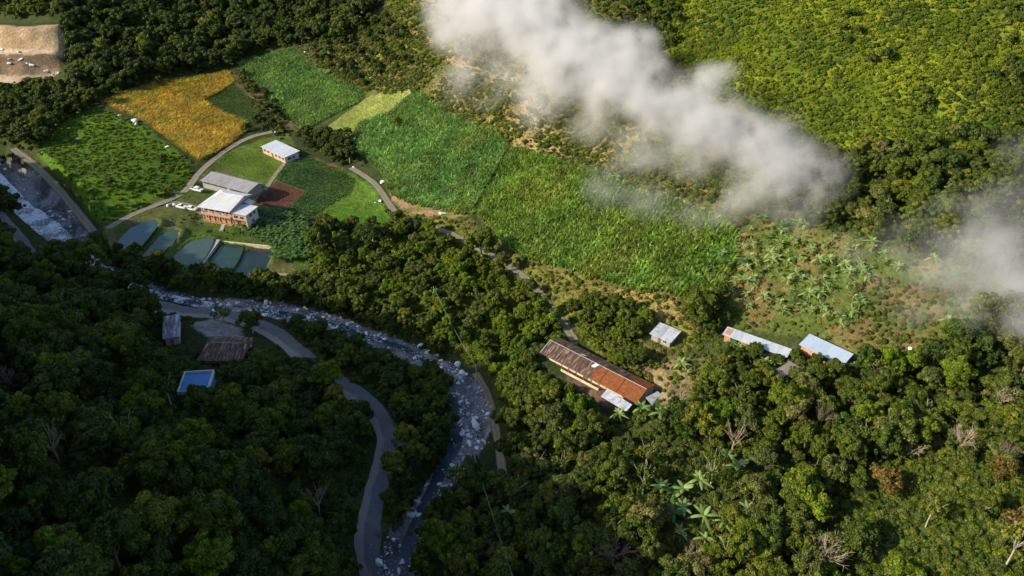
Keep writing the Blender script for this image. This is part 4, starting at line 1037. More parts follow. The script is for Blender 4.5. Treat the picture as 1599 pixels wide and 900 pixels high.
for px, py, s, lab in [(962,282,.9,'lone banana plant in the scrub above the big cane field'),(1026,300,.8,'banana plant under the mist at the top of the big cane field'),(1050,296,.8,'banana plant right of another under the mist at the cane top'),
    (1008,305,.7,'small banana plant at the upper edge of the big cane field'),(1170,362,.8,'banana plant at the upper corner of the cane under the mist'),(1190,345,.9,'misty banana plant above the hillside plot'),
    (808,560,1.1,'banana plant among trees left of the long rusty house'),(802,582,1.1,'lower banana plant left of the long rusty house'),(1062,575,1.1,'banana plant on the slope below the small hut'),(1070,588,.9,'smaller banana plant below the small hut'),
    (1400,425,1.1,'lone banana plant right of the hillside plot'),(1455,412,1.1,'banana plant at the foot of the gully by the mist'),(1450,440,1.0,'banana plant below another at the foot of the gully'),(1478,508,1.0,'banana plant above the broad dark tree'),(1332,580,1.0,'banana plant at the corner of the blue roofed shed'),
    (1000,648,1.1,'banana plant at the near corner of the long rusty house'),(1030,655,1.1,'banana plant right of the near corner of the long rusty house'),(965,655,.9,'banana plant below the pale lean-to roof'),
    (1151,740,1.25,'large banana plant at the upper right of the bottom clump'),(1133,722,.9,'banana plant left of the large one of the bottom clump'),(1184,780,1.0,'banana plant on bare soil right of the bottom clump'),
    (1030,770,1.1,'banana plant at the upper left of the bottom clump'),(1050,780,1.2,'banana plant in the middle of the bottom clump'),(1066,776,1.2,'leafy banana plant in the bottom clump, right of the middle'),(1090,760,1.1,'banana plant at the top of the bottom clump'),
    (1048,812,1.3,'wide banana plant in the lower part of the bottom clump'),(1065,803,1.1,'banana plant touching the wide one in the bottom clump'),(1097,818,1.2,'banana plant right in the lower part of the bottom clump'),(1100,850,.9,'low banana plant beneath the bottom clump'),
    (1060,838,.8,'small banana plant under the wide one of the bottom clump'),(1128,822,.8,'small banana plant at the right end of the bottom clump'),(1165,805,1.0,'banana plant left of the rounded bright tree'),(1152,812,.8,'small banana plant left of the rounded bright tree'),
    (921,880,1.0,'banana plant left of the bare purple tree'),(955,800,1.0,'banana plant in the dark wood above the bare purple tree'),(957,825,.8,'lower banana plant above the bare purple tree'),(988,858,.9,'banana plant right of the bare purple tree'),
    (1133,862,.9,'banana plant on the bare patch at the bottom'),(793,808,1.0,'banana plant beside the cable at the bottom'),(797,828,.8,'small banana plant beside the cable at the bottom'),(1225,868,1.0,'banana plant in shade below the wide bright tree'),(1232,852,.8,'small banana plant below the wide bright tree'),
    (1318,420,1.0,'banana plant at the right top of the hillside plot'),(527,425,.9,'banana plant at the end of the bank path'),(460,170+42,.8,'banana plant at the lower corner of the first cane field'),(480,212,.9,'banana plant below the first cane field')]:
    x, y, z = at(px, py); banana(x, y, s*(1.25 if py > 640 else 1), lab, None)

# ---- stones of the stream
sr = np.random.default_rng(12); cand = []
for i in range(6500):
    q = sr.uniform(0, len(riv)-1.001); k = int(q); f = q-k; c0 = riv[k]*(1-f)+riv[k+1]*f; d = riv[k+1, :2]-riv[k, :2]; L = np.hypot(*d)+1e-6
    o = sr.uniform(-.5, .5)*(c0[3]+.8); x = c0[0]+d[1]/L*o; y = c0[1]-d[0]/L*o
    wd_, wp_ = line_dist(np.array([x]), np.array([y]), WPL); ww0 = float(np.interp(wp_[0], np.arange(len(WPL)), WPL[:, 3]))
    inw = wd_[0] < ww0*.5
    if inw and sr.random() > .16: continue
    cl = fbm(np.array([x]), np.array([y]), 5, 2, 55)[0]
    if sr.random() > .55+cl: continue
    s = .15+.7*sr.random()**7+(.06 if inw else 0)
    px, py, ff = project(x, y, gz(x, y)); infr_ = -5 < px < 1604 and -5 < py < 905
    cand.append((x, y, s, inw, s/ff if infr_ else 0, float(px), float(py)))
cand.sort(key=lambda c_: -c_[4])
def reach(px, py):
    if px < 200: return 'left stretch of stream'
    if py < 500 and px < 520: return 'stream above the gravel yard'
    if px < 680 and py < 600: return 'middle stretch of stream'
    if py < 720: return 'rocky bend by the river path'
    return 'lowest stretch beside the road'
BO = []
def boulder(x, y, s, label, group=None, k=None, sink=.25, name='boulder'):
    o = link(bpy.data.objects.new(name, ROCK[random.randrange(5) if k is None else k])); o.location = (x, y, gz(x, y)+s*sink); o.rotation_euler = (random.uniform(-.3,.3), random.uniform(-.3,.3), random.uniform(0, 6.28)); o.scale = (s, s*random.uniform(.7,1.1), s*random.uniform(.7,1))
    tag(o, label, 'boulder', group); BO.append(o); return o
for x, y, s, inw, w_, px, py in cand[:265]:
    rc = reach(px, py); sizew = 'large' if s > .75 else 'middling' if s > .45 else 'small'
    boulder(x, y, s, f"{sizew} pale boulder "+('in the water' if inw else 'on the gravel')+f" of the {rc}", f'boulders of the {rc}')
co_ = [link(bpy.data.objects.new('river_stone', m)) for m in COB]
for k, o in enumerate(co_):
    x, y, s = cand[265+k][0], cand[265+k][1], .3; o.location = (x, y, gz(x, y)+.05); o.scale = (s,)*3; tag(o, 'small grey stone on the gravel of the '+reach(cand[265+k][5], cand[265+k][6]), 'stone', 'small grey stones of the stream')
gn_stuff('river_stones', [(x, y, gz(x, y)+.05, s, random.uniform(0, 6.28), random.choice([0,0,0,1])) for x, y, s, *_ in cand[268:]]+
    [(x, y, gz(x, y), s*.7, 1., random.choice([0,1,1,2,2])) for x, y, s in [(riv[k][0]+sr.normal(0,.28)*riv[k][3], riv[k][1]+sr.normal(0,.28)*riv[k][3], sr.uniform(.12,.4)) for k in sr.integers(0, len(riv), 2600)]], co_)
for px, py, s, lab in [(210,190,1.5,'large white boulder at the corner of golden field and pasture'),(213,195,1.0,'white boulder touching the large one by the golden field'),(187,181,.7,'white boulder in the pasture left of the large one'),(192,168,1.0,'grey white boulder on the edge of the golden field'),(204,175,1.0,'white boulder on the field edge above the large one'),(219,183,.6,'small white boulder right of the large one'),
    (213,133,1.0,'white boulder on the upper edge of the golden field'),(233,142,.6,'white boulder among the golden maize'),(237,151,.6,'lower white boulder among the golden maize'),(261,230,.8,'white boulder on the field edge above the pasture'),(122,218,.9,'white boulder in the upper left of the pasture'),(65,240,.6,'small white boulder at the pasture track'),
    (594,315,.9,'white boulder on the meadow beside the hill track'),(586,317,.4,'small white stone on the meadow left of the white boulder'),(597,286,1.2,'pale rock in the bank above the hill track'),(691,335,1.2,'pale rock at the foot of the middle cane field'),(657,542,1.3,'large pale boulder on the right bank of the middle stream'),
    (742,665,1.5,'huge pale boulder at the bend, right side'),(722,678,1.1,'long white boulder at the rocky bend'),(733,694,1.0,'white boulder below the long one at the rocky bend'),(715,570,1.3,'white boulder at the upper end of the rocky bend'),(720,583,1.0,'pale boulder below the upper end of the rocky bend'),(592,880,1.3,'white boulder in the stream at the bottom'),
    (580,123,.8,'white boulder on the slope above the first cane field'),(535,98,.7,'white stone on the scrub slope above the cane'),(632,37,.7,'pale boulder high on the dry slope'),(630,50,.6,'pale stone high on the dry slope'),(430,207,.5,'white stone right above the cottage'),(1424,548,.9,'pale grey rock below the brown scrub'),(1380,463,.5,'white stone on the slope under the mist'),
    (552,262,.6,'pale stone at the foot of the dark tree by the track'),(476,82,.6,'pale stone above the first cane field'),(272,321,.8,'grey stone pile beside the farm track'),(262,322,.8,'grey stone beside the stone pile at the farm track')]:
    x, y, z = at(px, py); boulder(x, y, s, lab, None, random.randrange(3))
for i, (px, py) in enumerate([(15,100),(30,82),(33,94),(44,100),(50,103),(15,93),(92,115),(84,118),(73,112),(62,121),(2,78)]):
    x, y, z = at(px, py); boulder(x, y, random.uniform(.7,1.3), 'pale block of stone on the floor of the sand quarry', 'stone blocks in the sand quarry', 0)

# ---------------------------------------------------------------- buildings
M['wall_salmon'] = plain('wall_salmon', (.50,.33,.24), .85, .15, .8); M['wall_brick'] = plain('wall_brick', (.46,.25,.15), .9, .3, 2)
M['wall_white'] = plain('wall_white', (.62,.62,.62), .8, .1, .8); M['wall_cream'] = plain('wall_cream', (.55,.48,.34), .85, .2, .8); M['wall_grey'] = plain('wall_grey', (.34,.33,.32), .85, .2, .8)
M['dark'] = plain('dark_opening', (.025,.025,.028), .6); M['glass'] = plain('window_glass', (.04,.05,.06), .15, .1, 1, .6); M['wood'] = plain('wood', (.16,.10,.06), .85, .3, 2); M['tiles'] = plain('floor_tiles', (.42,.25,.16), .8)
def roofmat(name, c, c2, axis_=0, ribs=5.5, var=.35, pitch=3.2, rough=.45, stain=None, metal=.0, seams=.25):
    """sheet roofing: ribs along the slope, separate sheets, weather"""
    n = N(name); O = n.co(); sp = n.new('SeparateXYZ'); n.put(sp.inputs[0], O); u = sp.outputs[axis_]
    st = n.new('TexNoise'); st.inputs['Scale'].default_value = 1; st.inputs['Detail'].default_value = 4
    mp = n.new('Mapping'); n.put(mp.inputs[0], O); mp.inputs['Scale'].default_value = (1.6, .25, 1) if axis_ == 0 else (.25, 1.6, 1); n.put(st.inputs['Vector'], mp.outputs[0])
    c_ = n.mix(n.rng(st.outputs[0], .4, .66, 0, 1), c, c2)
    fl = n.math('FLOOR', n.math('DIVIDE', u, pitch)); wn = n.new('TexWhiteNoise', noise_dimensions='1D'); n.put(wn.inputs['W'], fl)
    c_ = n.mix(1., c_, n.rng(wn.outputs[0], 0, 1, 1-seams, 1+seams), 'MULTIPLY')
    ed = n.math('FRACT', n.math('DIVIDE', u, pitch)); c_ = n.mix(n.rng(ed, .97, 1., 0, .35), c_, (.1,.1,.1))
    if stain is not None: c_ = n.mix(n.rng(n.noise(.7, 5, .7, O), .52, .66, 0, .85), c_, stain)
    n.base(c_, rough, .4, metal)
    n.bump(n.math('SINE', n.math('MULTIPLY', u, ribs*6.283)), .03); return n.m
M['roof_white'] = roofmat('roof_white', (.70,.72,.76), (.62,.64,.68), seams=.05)
M['roof_pale'] = roofmat('roof_pale', (.60,.66,.76), (.50,.55,.64), seams=.07, pitch=2.4)
M['roof_grey'] = roofmat('roof_grey', (.36,.35,.37), (.28,.27,.29), seams=.1, pitch=6)
M['roof_cottage'] = roofmat('roof_cottage', (.62,.66,.76), (.56,.60,.70), seams=.05)
M['roof_metal'] = roofmat('roof_metal', (.58,.62,.72), (.44,.47,.55), seams=.16, pitch=1.6, stain=(.22,.23,.26))
M['roof_blue'] = roofmat('roof_blue', (.52,.64,.82), (.46,.58,.76), seams=.05, pitch=3)
M['roof_patch'] = roofmat('roof_patch', (.13,.11,.13), (.40,.42,.55), seams=.45, pitch=1.3, stain=(.10,.08,.08))
def tilemat(name, rust=None, L=30):
    n = N(name); O = n.co(); mp = n.new('Mapping'); n.put(mp.inputs[0], O); mp.inputs['Scale'].default_value = (2.4, .35, .35)
    sN = n.noise(1, 5, .7, mp.outputs[0]); c_ = n.mix(n.rng(sN, .38, .55), (.07,.038,.03), (.15,.10,.08)); c_ = n.mix(n.rng(sN, .53, .62, 0, .9), c_, (.36,.29,.24))
    if rust:
        sp = n.new('SeparateXYZ'); n.put(sp.inputs[0], O)
        rc = n.mix(n.rng(n.noise(1.2, 5, .7, O), .35, .68), (.36,.12,.04), (.17,.06,.03)); rc = n.mix(n.rng(n.noise(2.5, 5, .75, O), .62, .72, 0, .7), rc, (.50,.28,.17))
        k = n.rng(n.math('ADD', sp.outputs[0], n.math('ADD', n.math('MULTIPLY', n.math('SUBTRACT', sN, .5), 6), n.math('MULTIPLY', n.rng(sp.outputs[1], rust[1]*.5-.1, rust[1]*.5+.1), -L*.30))), rust[0]-.5, rust[0]+.5)
        c_ = n.mix(k, c_, rc)
    n.base(c_, .9, .2); sp2 = n.new('SeparateXYZ'); n.put(sp2.inputs[0], O)
    n.bump(n.math('ADD', n.math('SINE', n.math('MULTIPLY', sp2.outputs[0], 22)), n.noise(4, 4, .7, O)), .06); return n.m
def box_o(name, d, mat, parent):
    m = MB(); m.box(*d); return m.obj(name, mat, parent)
def window(p, x, z, w_, h, y, side='front', frame='wall_white', pane='glass', name='window'):
    """a framed window proud of the wall; side picks the wall"""
    f = MB(); g = MB(); t = .07
    for a, b, c_, d in ((x-t, z-t, x+w_+t, z), (x-t, z+h, x+w_+t, z+h+t), (x-t, z, x, z+h), (x+w_, z, x+w_+t, z+h), (x+w_/2-.025, z, x+w_/2+.025, z+h)):
        if side == 'front': f.box(a, y-.06, b, c_, y-.003, d)
        else: f.box(y+.003, a, b, y+.06, c_, d)
    if side == 'front': g.box(x, y-.03, z, x+w_, y-.004, z+h)
    else: g.box(y+.004, x, z, y+.03, x+w_, z+h)
    fo = f.obj(name, M[frame], p); g.obj('pane', M[pane], fo); return fo
def roof_gable(p, L, D, h, rise, mat, v0=.5, o=.35, th=.08, hipL=0., hipR=0., name='roof'):
    m = MB(); v = D*v0
    F0, F1, K0, K1 = (-o, -o, h), (L+o, -o, h), (-o, D+o, h), (L+o, D+o, h); R0, R1 = (-o+hipL, v, h+rise), (L+o-hipR, v, h+rise)
    m.slab([F0, F1, R1, R0], th); m.slab([K1, K0, R0, R1], th)
    if hipL: m.slab([K0, F0, R0], th)
    if hipR: m.slab([F1, K1, R1], th)
    ro = m.obj(name, mat, p); rc = MB(); rc.tube([(R0[0], v, h+rise+.03), (R1[0], v, h+rise+.03)], .10, 6); rc.obj('ridge_cap', M['wall_grey'], ro); return ro
def roof_mono(p, L, D, h0, h1, mat, o=.3, th=.08, name='roof', x0=0, y0=0):
    m = MB(); m.slab([(x0-o, y0-o, h0), (x0+L+o, y0-o, h0), (x0+L+o, y0+D+o, h1), (x0-o, y0+D+o, h1)], th); return m.obj(name, mat, p)
def walls(p, L, D, h, mat, rise=0., v0=.5, x0=0, y0=0, h1=None, name='wall', i=.25):
    m = MB(); a, b, c_, d = x0+i, y0+i, x0+L-i, y0+D-i; t = .18; h1 = h if h1 is None else h1
    m.box(a, b, -.8, c_, b+t, h-.1); m.box(a, d-t, -.8, c_, d, h1-.1)
    for q in (a, c_-t):
        v = y0+D*v0
        prof = [(b+t, -.8), (d-t, -.8), (d-t, h1-.1)]+([(v, h+rise-.12)] if rise else [])+[(b+t, h-.1)]
        n0 = len(m.v); k = len(prof)
        m.v += [(q, yy, zz) for yy, zz in prof]+[(q+t, yy, zz) for yy, zz in prof]
        m.f.append(tuple(range(n0+k-1, n0-1, -1))); m.f.append(tuple(range(n0+k, n0+2*k))); m.m += [0, 0]
        for e in range(k): g = (e+1) % k; m.f.append((n0+e, n0+g, n0+k+g, n0+k+e)); m.m.append(0)
    return m.obj(name, mat, p)
def thing_at(key, name, label, cat):
    x, y, an, L, D, z = B[key]; e = empty(name, (x, y, z), an); tag(e, label, cat); return e, L, D
# farmhouse
e, L, D = thing_at('farm', 'farmhouse', 'two storey farmhouse with white metal roof and salmon walls above the fish ponds', 'house')
m = MB(); i = .9
m.box(i, 2.2, -.8, L-i, D-i, 3.0); m.box(i, i, -.8, L-i, 2.2, .15); m.obj('lower_wall', M['wall_brick'], e)
m = MB(); m.box(i, i+.9, 3.25, L-i, D-i, 6.2); m.obj('upper_wall', M['wall_salmon'], e)
m = MB(); m.box(i-.15, i-.15, 3.0, L-i+.15, D-i+.15, 3.25); m.box(i-.1, i-.1, 3.25, L-i+.1, i+.02, 4.0); m.box(i-.1, i+.02, 3.25, i+.02, 2.0, 4.0); m.obj('balcony', M['wall_salmon'], e)
for q in np.linspace(i+.1, L-i-.4, 6): box_o('column', (q, i, .15, q+.3, i+.3, 3.0), M['wall_salmon'], e)
for q in np.linspace(i+.1, L-i-.3, 5): box_o('post', (q, i+.03, 4.0, q+.16, i+.19, 6.2), M['wall_white'], e)
for k, q in enumerate(np.linspace(i+.7, L-i-2.0, 5)):
    if k == 2: 
        d_ = box_o('door', (q, 2.14, .15, q+1.1, 2.197, 2.3), M['wood'], e); box_o('handle', (q+.9, 2.08, 1.1, q+1.0, 2.137, 1.2), M['wall_white'], d_)
    else: window(e, q, .9, 1.3, 1.2, 2.2, pane='dark')
    window(e, q, 4.2, 1.4, 1.4, i+.9, pane='dark')
ap = unproj_z(349, 301, B['farm'][5]+8.1); ca, sa = math.cos(B['farm'][2]), math.sin(B['farm'][2]); dx, dy = float(ap[0])-B['farm'][0], float(ap[1])-B['farm'][1]
ru, rv = dx*ca+dy*sa, min(max(-dx*sa+dy*ca, D*.5), D*.85); print('farm apex', ru, rv, L, D)
m = MB(); F0, F1, K1, K0 = (0,0,6.3), (L,0,6.3), (L,D,6.3), (0,D,6.3); R0, R1 = (max(ru, 3.), rv, 8.1), (L, rv, 8.1)
m.slab([F0, F1, R1, R0], .1); m.slab([K1, K0, R0, R1], .1); m.slab([K0, F0, R0], .1); ro = m.obj('roof', M['roof_white'], e)
m = MB(); m.tube([F0, R0], .07, 5); m.tube([K0, R0], .07, 5); m.tube([R0, R1], .07, 5); m.obj('ridge_cap', M['wall_white'], ro)
m = MB(); m.slab([(L-.05, rv, 8.0), (L-.05, D-1, 6.4), (L-.06, 1, 6.4)], .0); 
m = MB(); m.poly([(L-.5, i, 6.2), (L-.5, D-i, 6.2), (L-.5, rv, 7.9)]); m.poly([(L-.62, i, 6.2), (L-.62, rv, 7.9), (L-.62, D-i, 6.2)]); m.obj('gable_wall', M['wall_white'], e)
ax0, ax1, ay0, ay1 = L-.2, L+6.0, .9, 8.6
m = MB(); m.box(ax0, 2.4, -.8, ax1-.4, ay1-.4, 2.8); m.box(ax0, ay0+.4, -.8, ax1-.4, 2.4, .12); m.obj('annex_lower_wall', M['wall_brick'], e)
m = MB(); m.box(ax0+.1, ay0+.3, 2.8, ax1-.3, ay1-.3, 5.4); m.obj('annex_wall', M['wall_salmon'], e)
m = MB(); m.box(ax1-.298, ay0+.3, 0, ax1-.18, ay1-.3, 5.4); m.obj('end_wall', M['wall_white'], e)  # whiter sheet over the salmon, shaded right side's tone put into the colour
for q in (ax0+.5, ax1-.75): box_o('column', (q, ay0+.45, .12, q+.3, ay0+.75, 2.79), M['wall_salmon'], e)
window(e, ax0+.9, 3.6, 1.6, 1.1, ay0+.3, pane='dark'); window(e, ax0+3.4, 3.6, 1.5, 1.1, ay0+.3, pane='dark')
window(e, ay0+2.2, 3.6, 1.6, 1.1, ax1-.18, 'side', pane='dark'); window(e, ay0+4.8, 3.6, 1.2, 1.1, ax1-.18, 'side', pane='dark'); window(e, ay0+3.4, .9, 1.4, 1.1, ax1-.18, 'side', pane='dark')
m = MB(); m.slab([(ax0-.6, ay0-.3, 5.75), (ax1+.3, ay0-.3, 5.75), (ax1+.3, ay1, 5.5), (ax0-.6, ay1, 5.5)], .09); m.obj('annex_roof', M['roof_white'], e)
m = MB(); m.slab([(ax0+.5, ay1, 6.3), (ax0+3.5, ay1, 5.6), (ax0+3.5, ay1+3, 5.4), (ax0+.5, ay1+3, 6.1)], .08); m.obj('rear_awning', M['roof_pale'], e)
# long grey shed
e, L, D = thing_at('shed', 'long_shed', 'long low shed with a grey sheet roof behind the white farmhouse', 'shed')
walls(e, L, D, 3.2, M['wall_grey'], 1.1, .72); roof_gable(e, L, D, 3.2, 1.1, M['roof_grey'], .72)
m = MB(); m.box(.6, .235, 2.2, L*.55, .247, 2.95); m.box(L*.6, .235, 2.2, L-.6, .247, 2.95); m.obj('window_band', M['dark'], e)
box_o('door', (L*.56, .2, 0, L*.56+1.1, .246, 2.1), M['wall_white'], e)
# cottage
e, L, D = thing_at('cottage', 'cottage', 'small cottage with flat white roof and orange lit walls on the lawn', 'house')
walls(e, L, D, 3.0, M['wall_salmon'], 0, h1=3.4); roof_mono(e, L, D, 3.0, 3.45, M['roof_cottage'])
m = MB(); m.box(L-.248, .3, -.4, L-.18, D-.3, 2.9); m.obj('end_wall', M['wall_white'], e); window(e, 1.6, 1.1, 1.6, 1.0, L-.18, 'side', pane='glass'); window(e, 4.0, 1.1, 1.2, 1.0, L-.18, 'side', pane='glass')  # end sheet is white where the shaded side shows paler than the salmon front
for q in (1.2, 3.8, 9.4, 12.0, 14.4): window(e, q, 1.2, 1.5, 1.1, .25, pane='dark')
d_ = box_o('door', (6.9, .19, 0, 8.0, .246, 2.1), M['wood'], e); box_o('handle', (7.8, .13, 1.0, 7.9, .187, 1.1), M['wall_white'], d_)
# long rusty house
e, L, D = thing_at('long_house', 'long_house', 'long old house with dark tile roof turning to orange rust at its near end', 'house')
walls(e, L, D-1.7, 2.9, M['wall_cream'], 1.5, .36, y0=1.7); tm = tilemat('old_tiles_and_rust', (L*.53, D), L)
ro = roof_gable(e, L, D, 2.9, 1.7, tm, .5, .15, .14)
for q in (L*.62, L*.80):
    m = MB(); m.tube([(q, -.1, 2.96), (q, D*.5-.1, 4.63)], .07, 5); m.obj('roof_seam', M['dark'], ro)
m = MB(); m.slab([(L*.47, D*.5-1.4, 4.24), (L*.505, D*.5-1.4, 4.24), (L*.53, D*.5-.1, 4.72), (L*.49, D*.5-.1, 4.72)], .05); m.obj('roof_sheet', M['wall_white'], ro)
m = MB(); m.slab([(L*.30, D*.5+.7, 4.40), (L*.35, D*.5+.9, 4.32), (L*.36, D*.5+1.5, 4.12), (L*.32, D*.5+1.3, 4.19)], .05); m.obj('roof_sheet', M['wall_white'], ro)
m = MB(); m.box(L*.22, .1, -.5, L*.62, .25, .8); m.obj('veranda_wall', M['wall_cream'], e)
for q in np.linspace(L*.22, L*.62, 6): box_o('post', (q, .26, 0, q+.15, .4, 2.75), M['wood'], e)
for q in (2, 7, 11, 16): window(e, q, .9, 1.3, 1.2, 1.95, pane='dark')
d_ = box_o('door', (13.5, 1.88, 0, 14.6, 1.946, 2.1), M['wood'], e); box_o('handle', (14.4, 1.8, 1.0, 14.5, 1.877, 1.1), M['wall_white'], d_)
m = MB(); m.slab([(-.3, 0, 3.1), (-.16, 0, 3.1), (-.16, D*.5, 4.75), (-.3, D*.5, 4.75)], .2); m.obj('eave_board', M['roof_pale'], e)
def leanto(key_corners, h, parent_key, name, z_up):
    """a metal lean-to roof on posts, given by four roof corners in pixels, in the parent's frame"""
    x0, y0, an, L, D, z = B[parent_key]; pts = []
    for (px, py), dz in zip(key_corners, z_up):
        a, b = unproj_z(px, py, z+h+dz); a -= x0; b -= y0; pts.append((float(a*math.cos(an)+b*math.sin(an)), float(-a*math.sin(an)+b*math.cos(an)), h+dz))
    m = MB(); m.slab(pts, .07); o = m.obj(name, M['roof_metal'], e)
    for q in pts[:2]:
        pm = MB(); c_ = np.mean([p[:2] for p in pts], 0); qx, qy = q[0]*.9+c_[0]*.1, q[1]*.9+c_[1]*.1; pm.tube([(qx, qy, -2.5), (qx, qy, q[2]-.1)], .07, 6); pm.obj('post', M['wood'], e)
    return o
leanto([(938,619),(978,643),(987,632),(948,608)], 2.9, 'long_house', 'porch_roof', (0,0,.5,.5))
leanto([(1008,621),(1021,636),(1040,623),(1027,611)], 2.9, 'long_house', 'end_porch_roof', (.4,0,0,.4))
# small hut, long pale shed, blue roof, small brown roof
e, L, D = thing_at('hut', 'small_hut', 'small hut with patched grey metal roof below the dry bank', 'hut')
walls(e, L, D, 2.2, M['wall_grey'], 0, h1=2.5); roof_mono(e, L, D, 2.2, 2.6, M['roof_metal']); box_o('door', (2.2, .19, -.2, 3.1, .246, 1.9), M['wood'], e); window(e, 3.8, .8, 1.0, .8, .25, pane='dark')
e, L, D = thing_at('long_shed', 'narrow_shed', 'long narrow shed with pale blue metal roof on the wooded slope', 'shed')
walls(e, L, D, 2.4, M['wall_brick'], 0, h1=2.65); ro = roof_mono(e, L, D, 2.4, 2.75, M['roof_pale'])
m = MB(); m.slab([(.1, .3, 2.55), (1.5, .3, 2.55), (1.5, D-.3, 2.80), (.1, D-.3, 2.80)], .04); m.obj('rusty_sheet', M['wall_brick'], ro)
for q in (3, 7, 11): window(e, q, .9, 1.4, 1.0, .25, pane='dark')
e, L, D = thing_at('blue_roof', 'blue_roofed_shed', 'shed with light blue metal roof right of the long narrow shed', 'shed')
walls(e, L, D, 2.6, M['wall_brick'], 0, h1=3.0); roof_mono(e, L, D, 2.6, 3.1, M['roof_blue']); window(e, 6, .9, 1.4, 1.0, .25, pane='dark'); box_o('door', (8.6, .19, 0, 9.7, .246, 2.1), M['wood'], e)
e, L, D = thing_at('small_hut', 'brown_hut', 'tiny hut with brown weathered roof between the two pale sheds', 'hut')
walls(e, L, D, 2.5, M['wall_grey'], 0, h1=2.8); roof_mono(e, L, D, 2.6, 2.95, roofmat('roof_brown', (.26,.21,.19), (.36,.31,.29), seams=.2, pitch=1.5)); box_o('door', (.7, .19, -.2, 1.5, .246, 1.8), M['wood'], e)
# left bank
e, L, D = thing_at('patch_shed', 'patched_shed', 'narrow shed with patched violet grey metal roof in the shaded forest', 'shed')
walls(e, L, D, 3.0, M['wall_grey'], 0, h1=3.1); roof_mono(e, L, D, 3.0, 3.25, M['roof_patch']); box_o('door', (1.5, .19, 0, 2.4, .246, 2.0), M['wood'], e)
e, L, D = thing_at('tile_house', 'tiled_house', 'house with weathered brown tile roof and cream posts below the gravel yard', 'house')
walls(e, L, D-1.2, 2.6, M['wall_cream'], 1.0, .5, y0=1.2); tm2 = tilemat('old_tiles'); roof_gable(e, L, D, 2.7, 1.2, tm2, .62, .6, .14, 2.2, 2.2)
for q in (.2, 2.6, 5.4, 8.2, L-.6): box_o('post', (q, .1, -.6, q+.22, .32, 2.6), M['wall_cream'], e)
for q in (1.5, 4.2, 9.0): window(e, q, .9, 1.2, 1.1, 1.45, pane='dark')
d_ = box_o('door', (6.8, 1.38, 0, 7.8, 1.446, 2.1), M['wood'], e)
e, L, D = thing_at('blue_wall', 'blue_building', 'bright blue flat roofed building with white parapet half hidden by trees', 'building')
M['blue'] = plain('blue_paint', (.07,.22,.48), .6, .15, 1)
m = MB(); m.box(.2, .2, -1, L-.2, D-.2, 3.4); m.obj('wall', M['blue'], e); m = MB(); m.box(.35, .35, 3.4, L-.35, D-.35, 3.5); m.obj('roof', M['blue'], e)
m = MB(); t = .22
m.box(0, 0, 3.0, L, t, 4.0); m.box(0, D-t, 3.0, L, D, 4.0); m.box(0, t, 3.0, t, D-t, 4.0); m.box(L-t, t, 3.0, L, D-t, 4.0); m.obj('parapet', M['wall_white'], e)

# ---------------------------------------------------------------- vehicles
M['paint_white'] = plain('paint_white', (.78,.78,.77), .35, .04, 1, .5); M['tyre'] = plain('tyre', (.03,.03,.03), .9); M['hub'] = plain('hub', (.4,.4,.42), .4); M['lamp'] = plain('lamp_glass', (.6,.6,.55), .2)
def vehicle(px, py, rot, label, name, cat, L=4.6, pick=False):
    x, y, z = at(px, py); e = empty(name, (x, y, gz(x, y)), R_(rot)); tag(e, label, cat); w_ = 1.75
    def prof(P, y0, y1, mat, nm, par=e):
        m = MB(); m.poly([(a, y0, b) for a, b in P]); m.poly([(a, y1, b) for a, b in P[::-1]])
        for k in range(len(P)): g = (k+1) % len(P); m.poly([(P[g][0], y0, P[g][1]), (P[k][0], y0, P[k][1]), (P[k][0], y1, P[k][1]), (P[g][0], y1, P[g][1])])
        o = m.obj(nm, mat, par); b = o.modifiers.new('bevel', 'BEVEL'); b.width = .06; b.segments = 2; b.limit_method = 'ANGLE'; return o
    h = L/2
    if pick:
        prof([(-h,.38),(h,.38),(h,.80),(h-.1,.95),(h-1.2,1.05),(-h,1.05)], -w_/2, w_/2, M['paint_white'], 'body')
        prof([(-.9,1.05),(h-1.25,1.05),(h-1.75,1.62),(-.75,1.68)], -w_/2+.1, w_/2-.1, M['paint_white'], 'cab')
        box_o('load_bed', (-h+.12, -w_/2+.14, 1.053, -1.0, w_/2-.14, 1.07), M['dark'], e)
        gx0, gx1 = -.7, h-1.75
    else:
        prof([(-h,.36),(h,.36),(h,.72),(h-.15,.86),(h-1.15,.98),(-h+.1,1.0)], -w_/2, w_/2, M['paint_white'], 'body')
        prof([(-h+.45,1.0),(h-1.2,.98),(h-1.85,1.5),(-h+1.1,1.52)], -w_/2+.12, w_/2-.12, M['paint_white'], 'cab'); gx0, gx1 = -h+1.1, h-1.85
    m = MB(); m.poly([(h-1.24,-w_/2+.2,1.05),(h-1.24,w_/2-.2,1.05),(gx1+.03,w_/2-.25,1.52),(gx1+.03,-w_/2+.25,1.52)]); m.obj('windscreen', M['glass'], e)
    for s in (-1, 1):
        m = MB(); yy = s*(w_/2-.09); m.poly([(gx0, yy, 1.1), (h-1.45, yy, 1.1), (gx1-.05, yy, 1.45), (gx0+.1, yy, 1.45)][::s]); m.obj('side_window', M['glass'], e)
        m = MB(); m.box(h-.03, s*.62-.16, .62, h+.02, s*.62+.16, .76); m.obj('headlight', M['lamp'], e)
        for q in (-h+.85, h-.85):
            m = MB(); n0 = 14; m.tube([(q, s*(w_/2-.2), .33), (q, s*(w_/2+.02), .33)], .33, n0); wl = m.obj('wheel', M['tyre'], e)
            m = MB(); m.tube([(q, s*(w_/2+.0), .33), (q, s*(w_/2+.04), .33)], .19, 10); m.obj('rim', M['hub'], wl)
vehicle(308, 298, -24, 'white pickup truck parked on the drive above the farmhouse lawn', 'pickup_truck', 'pickup', 5.2, True)
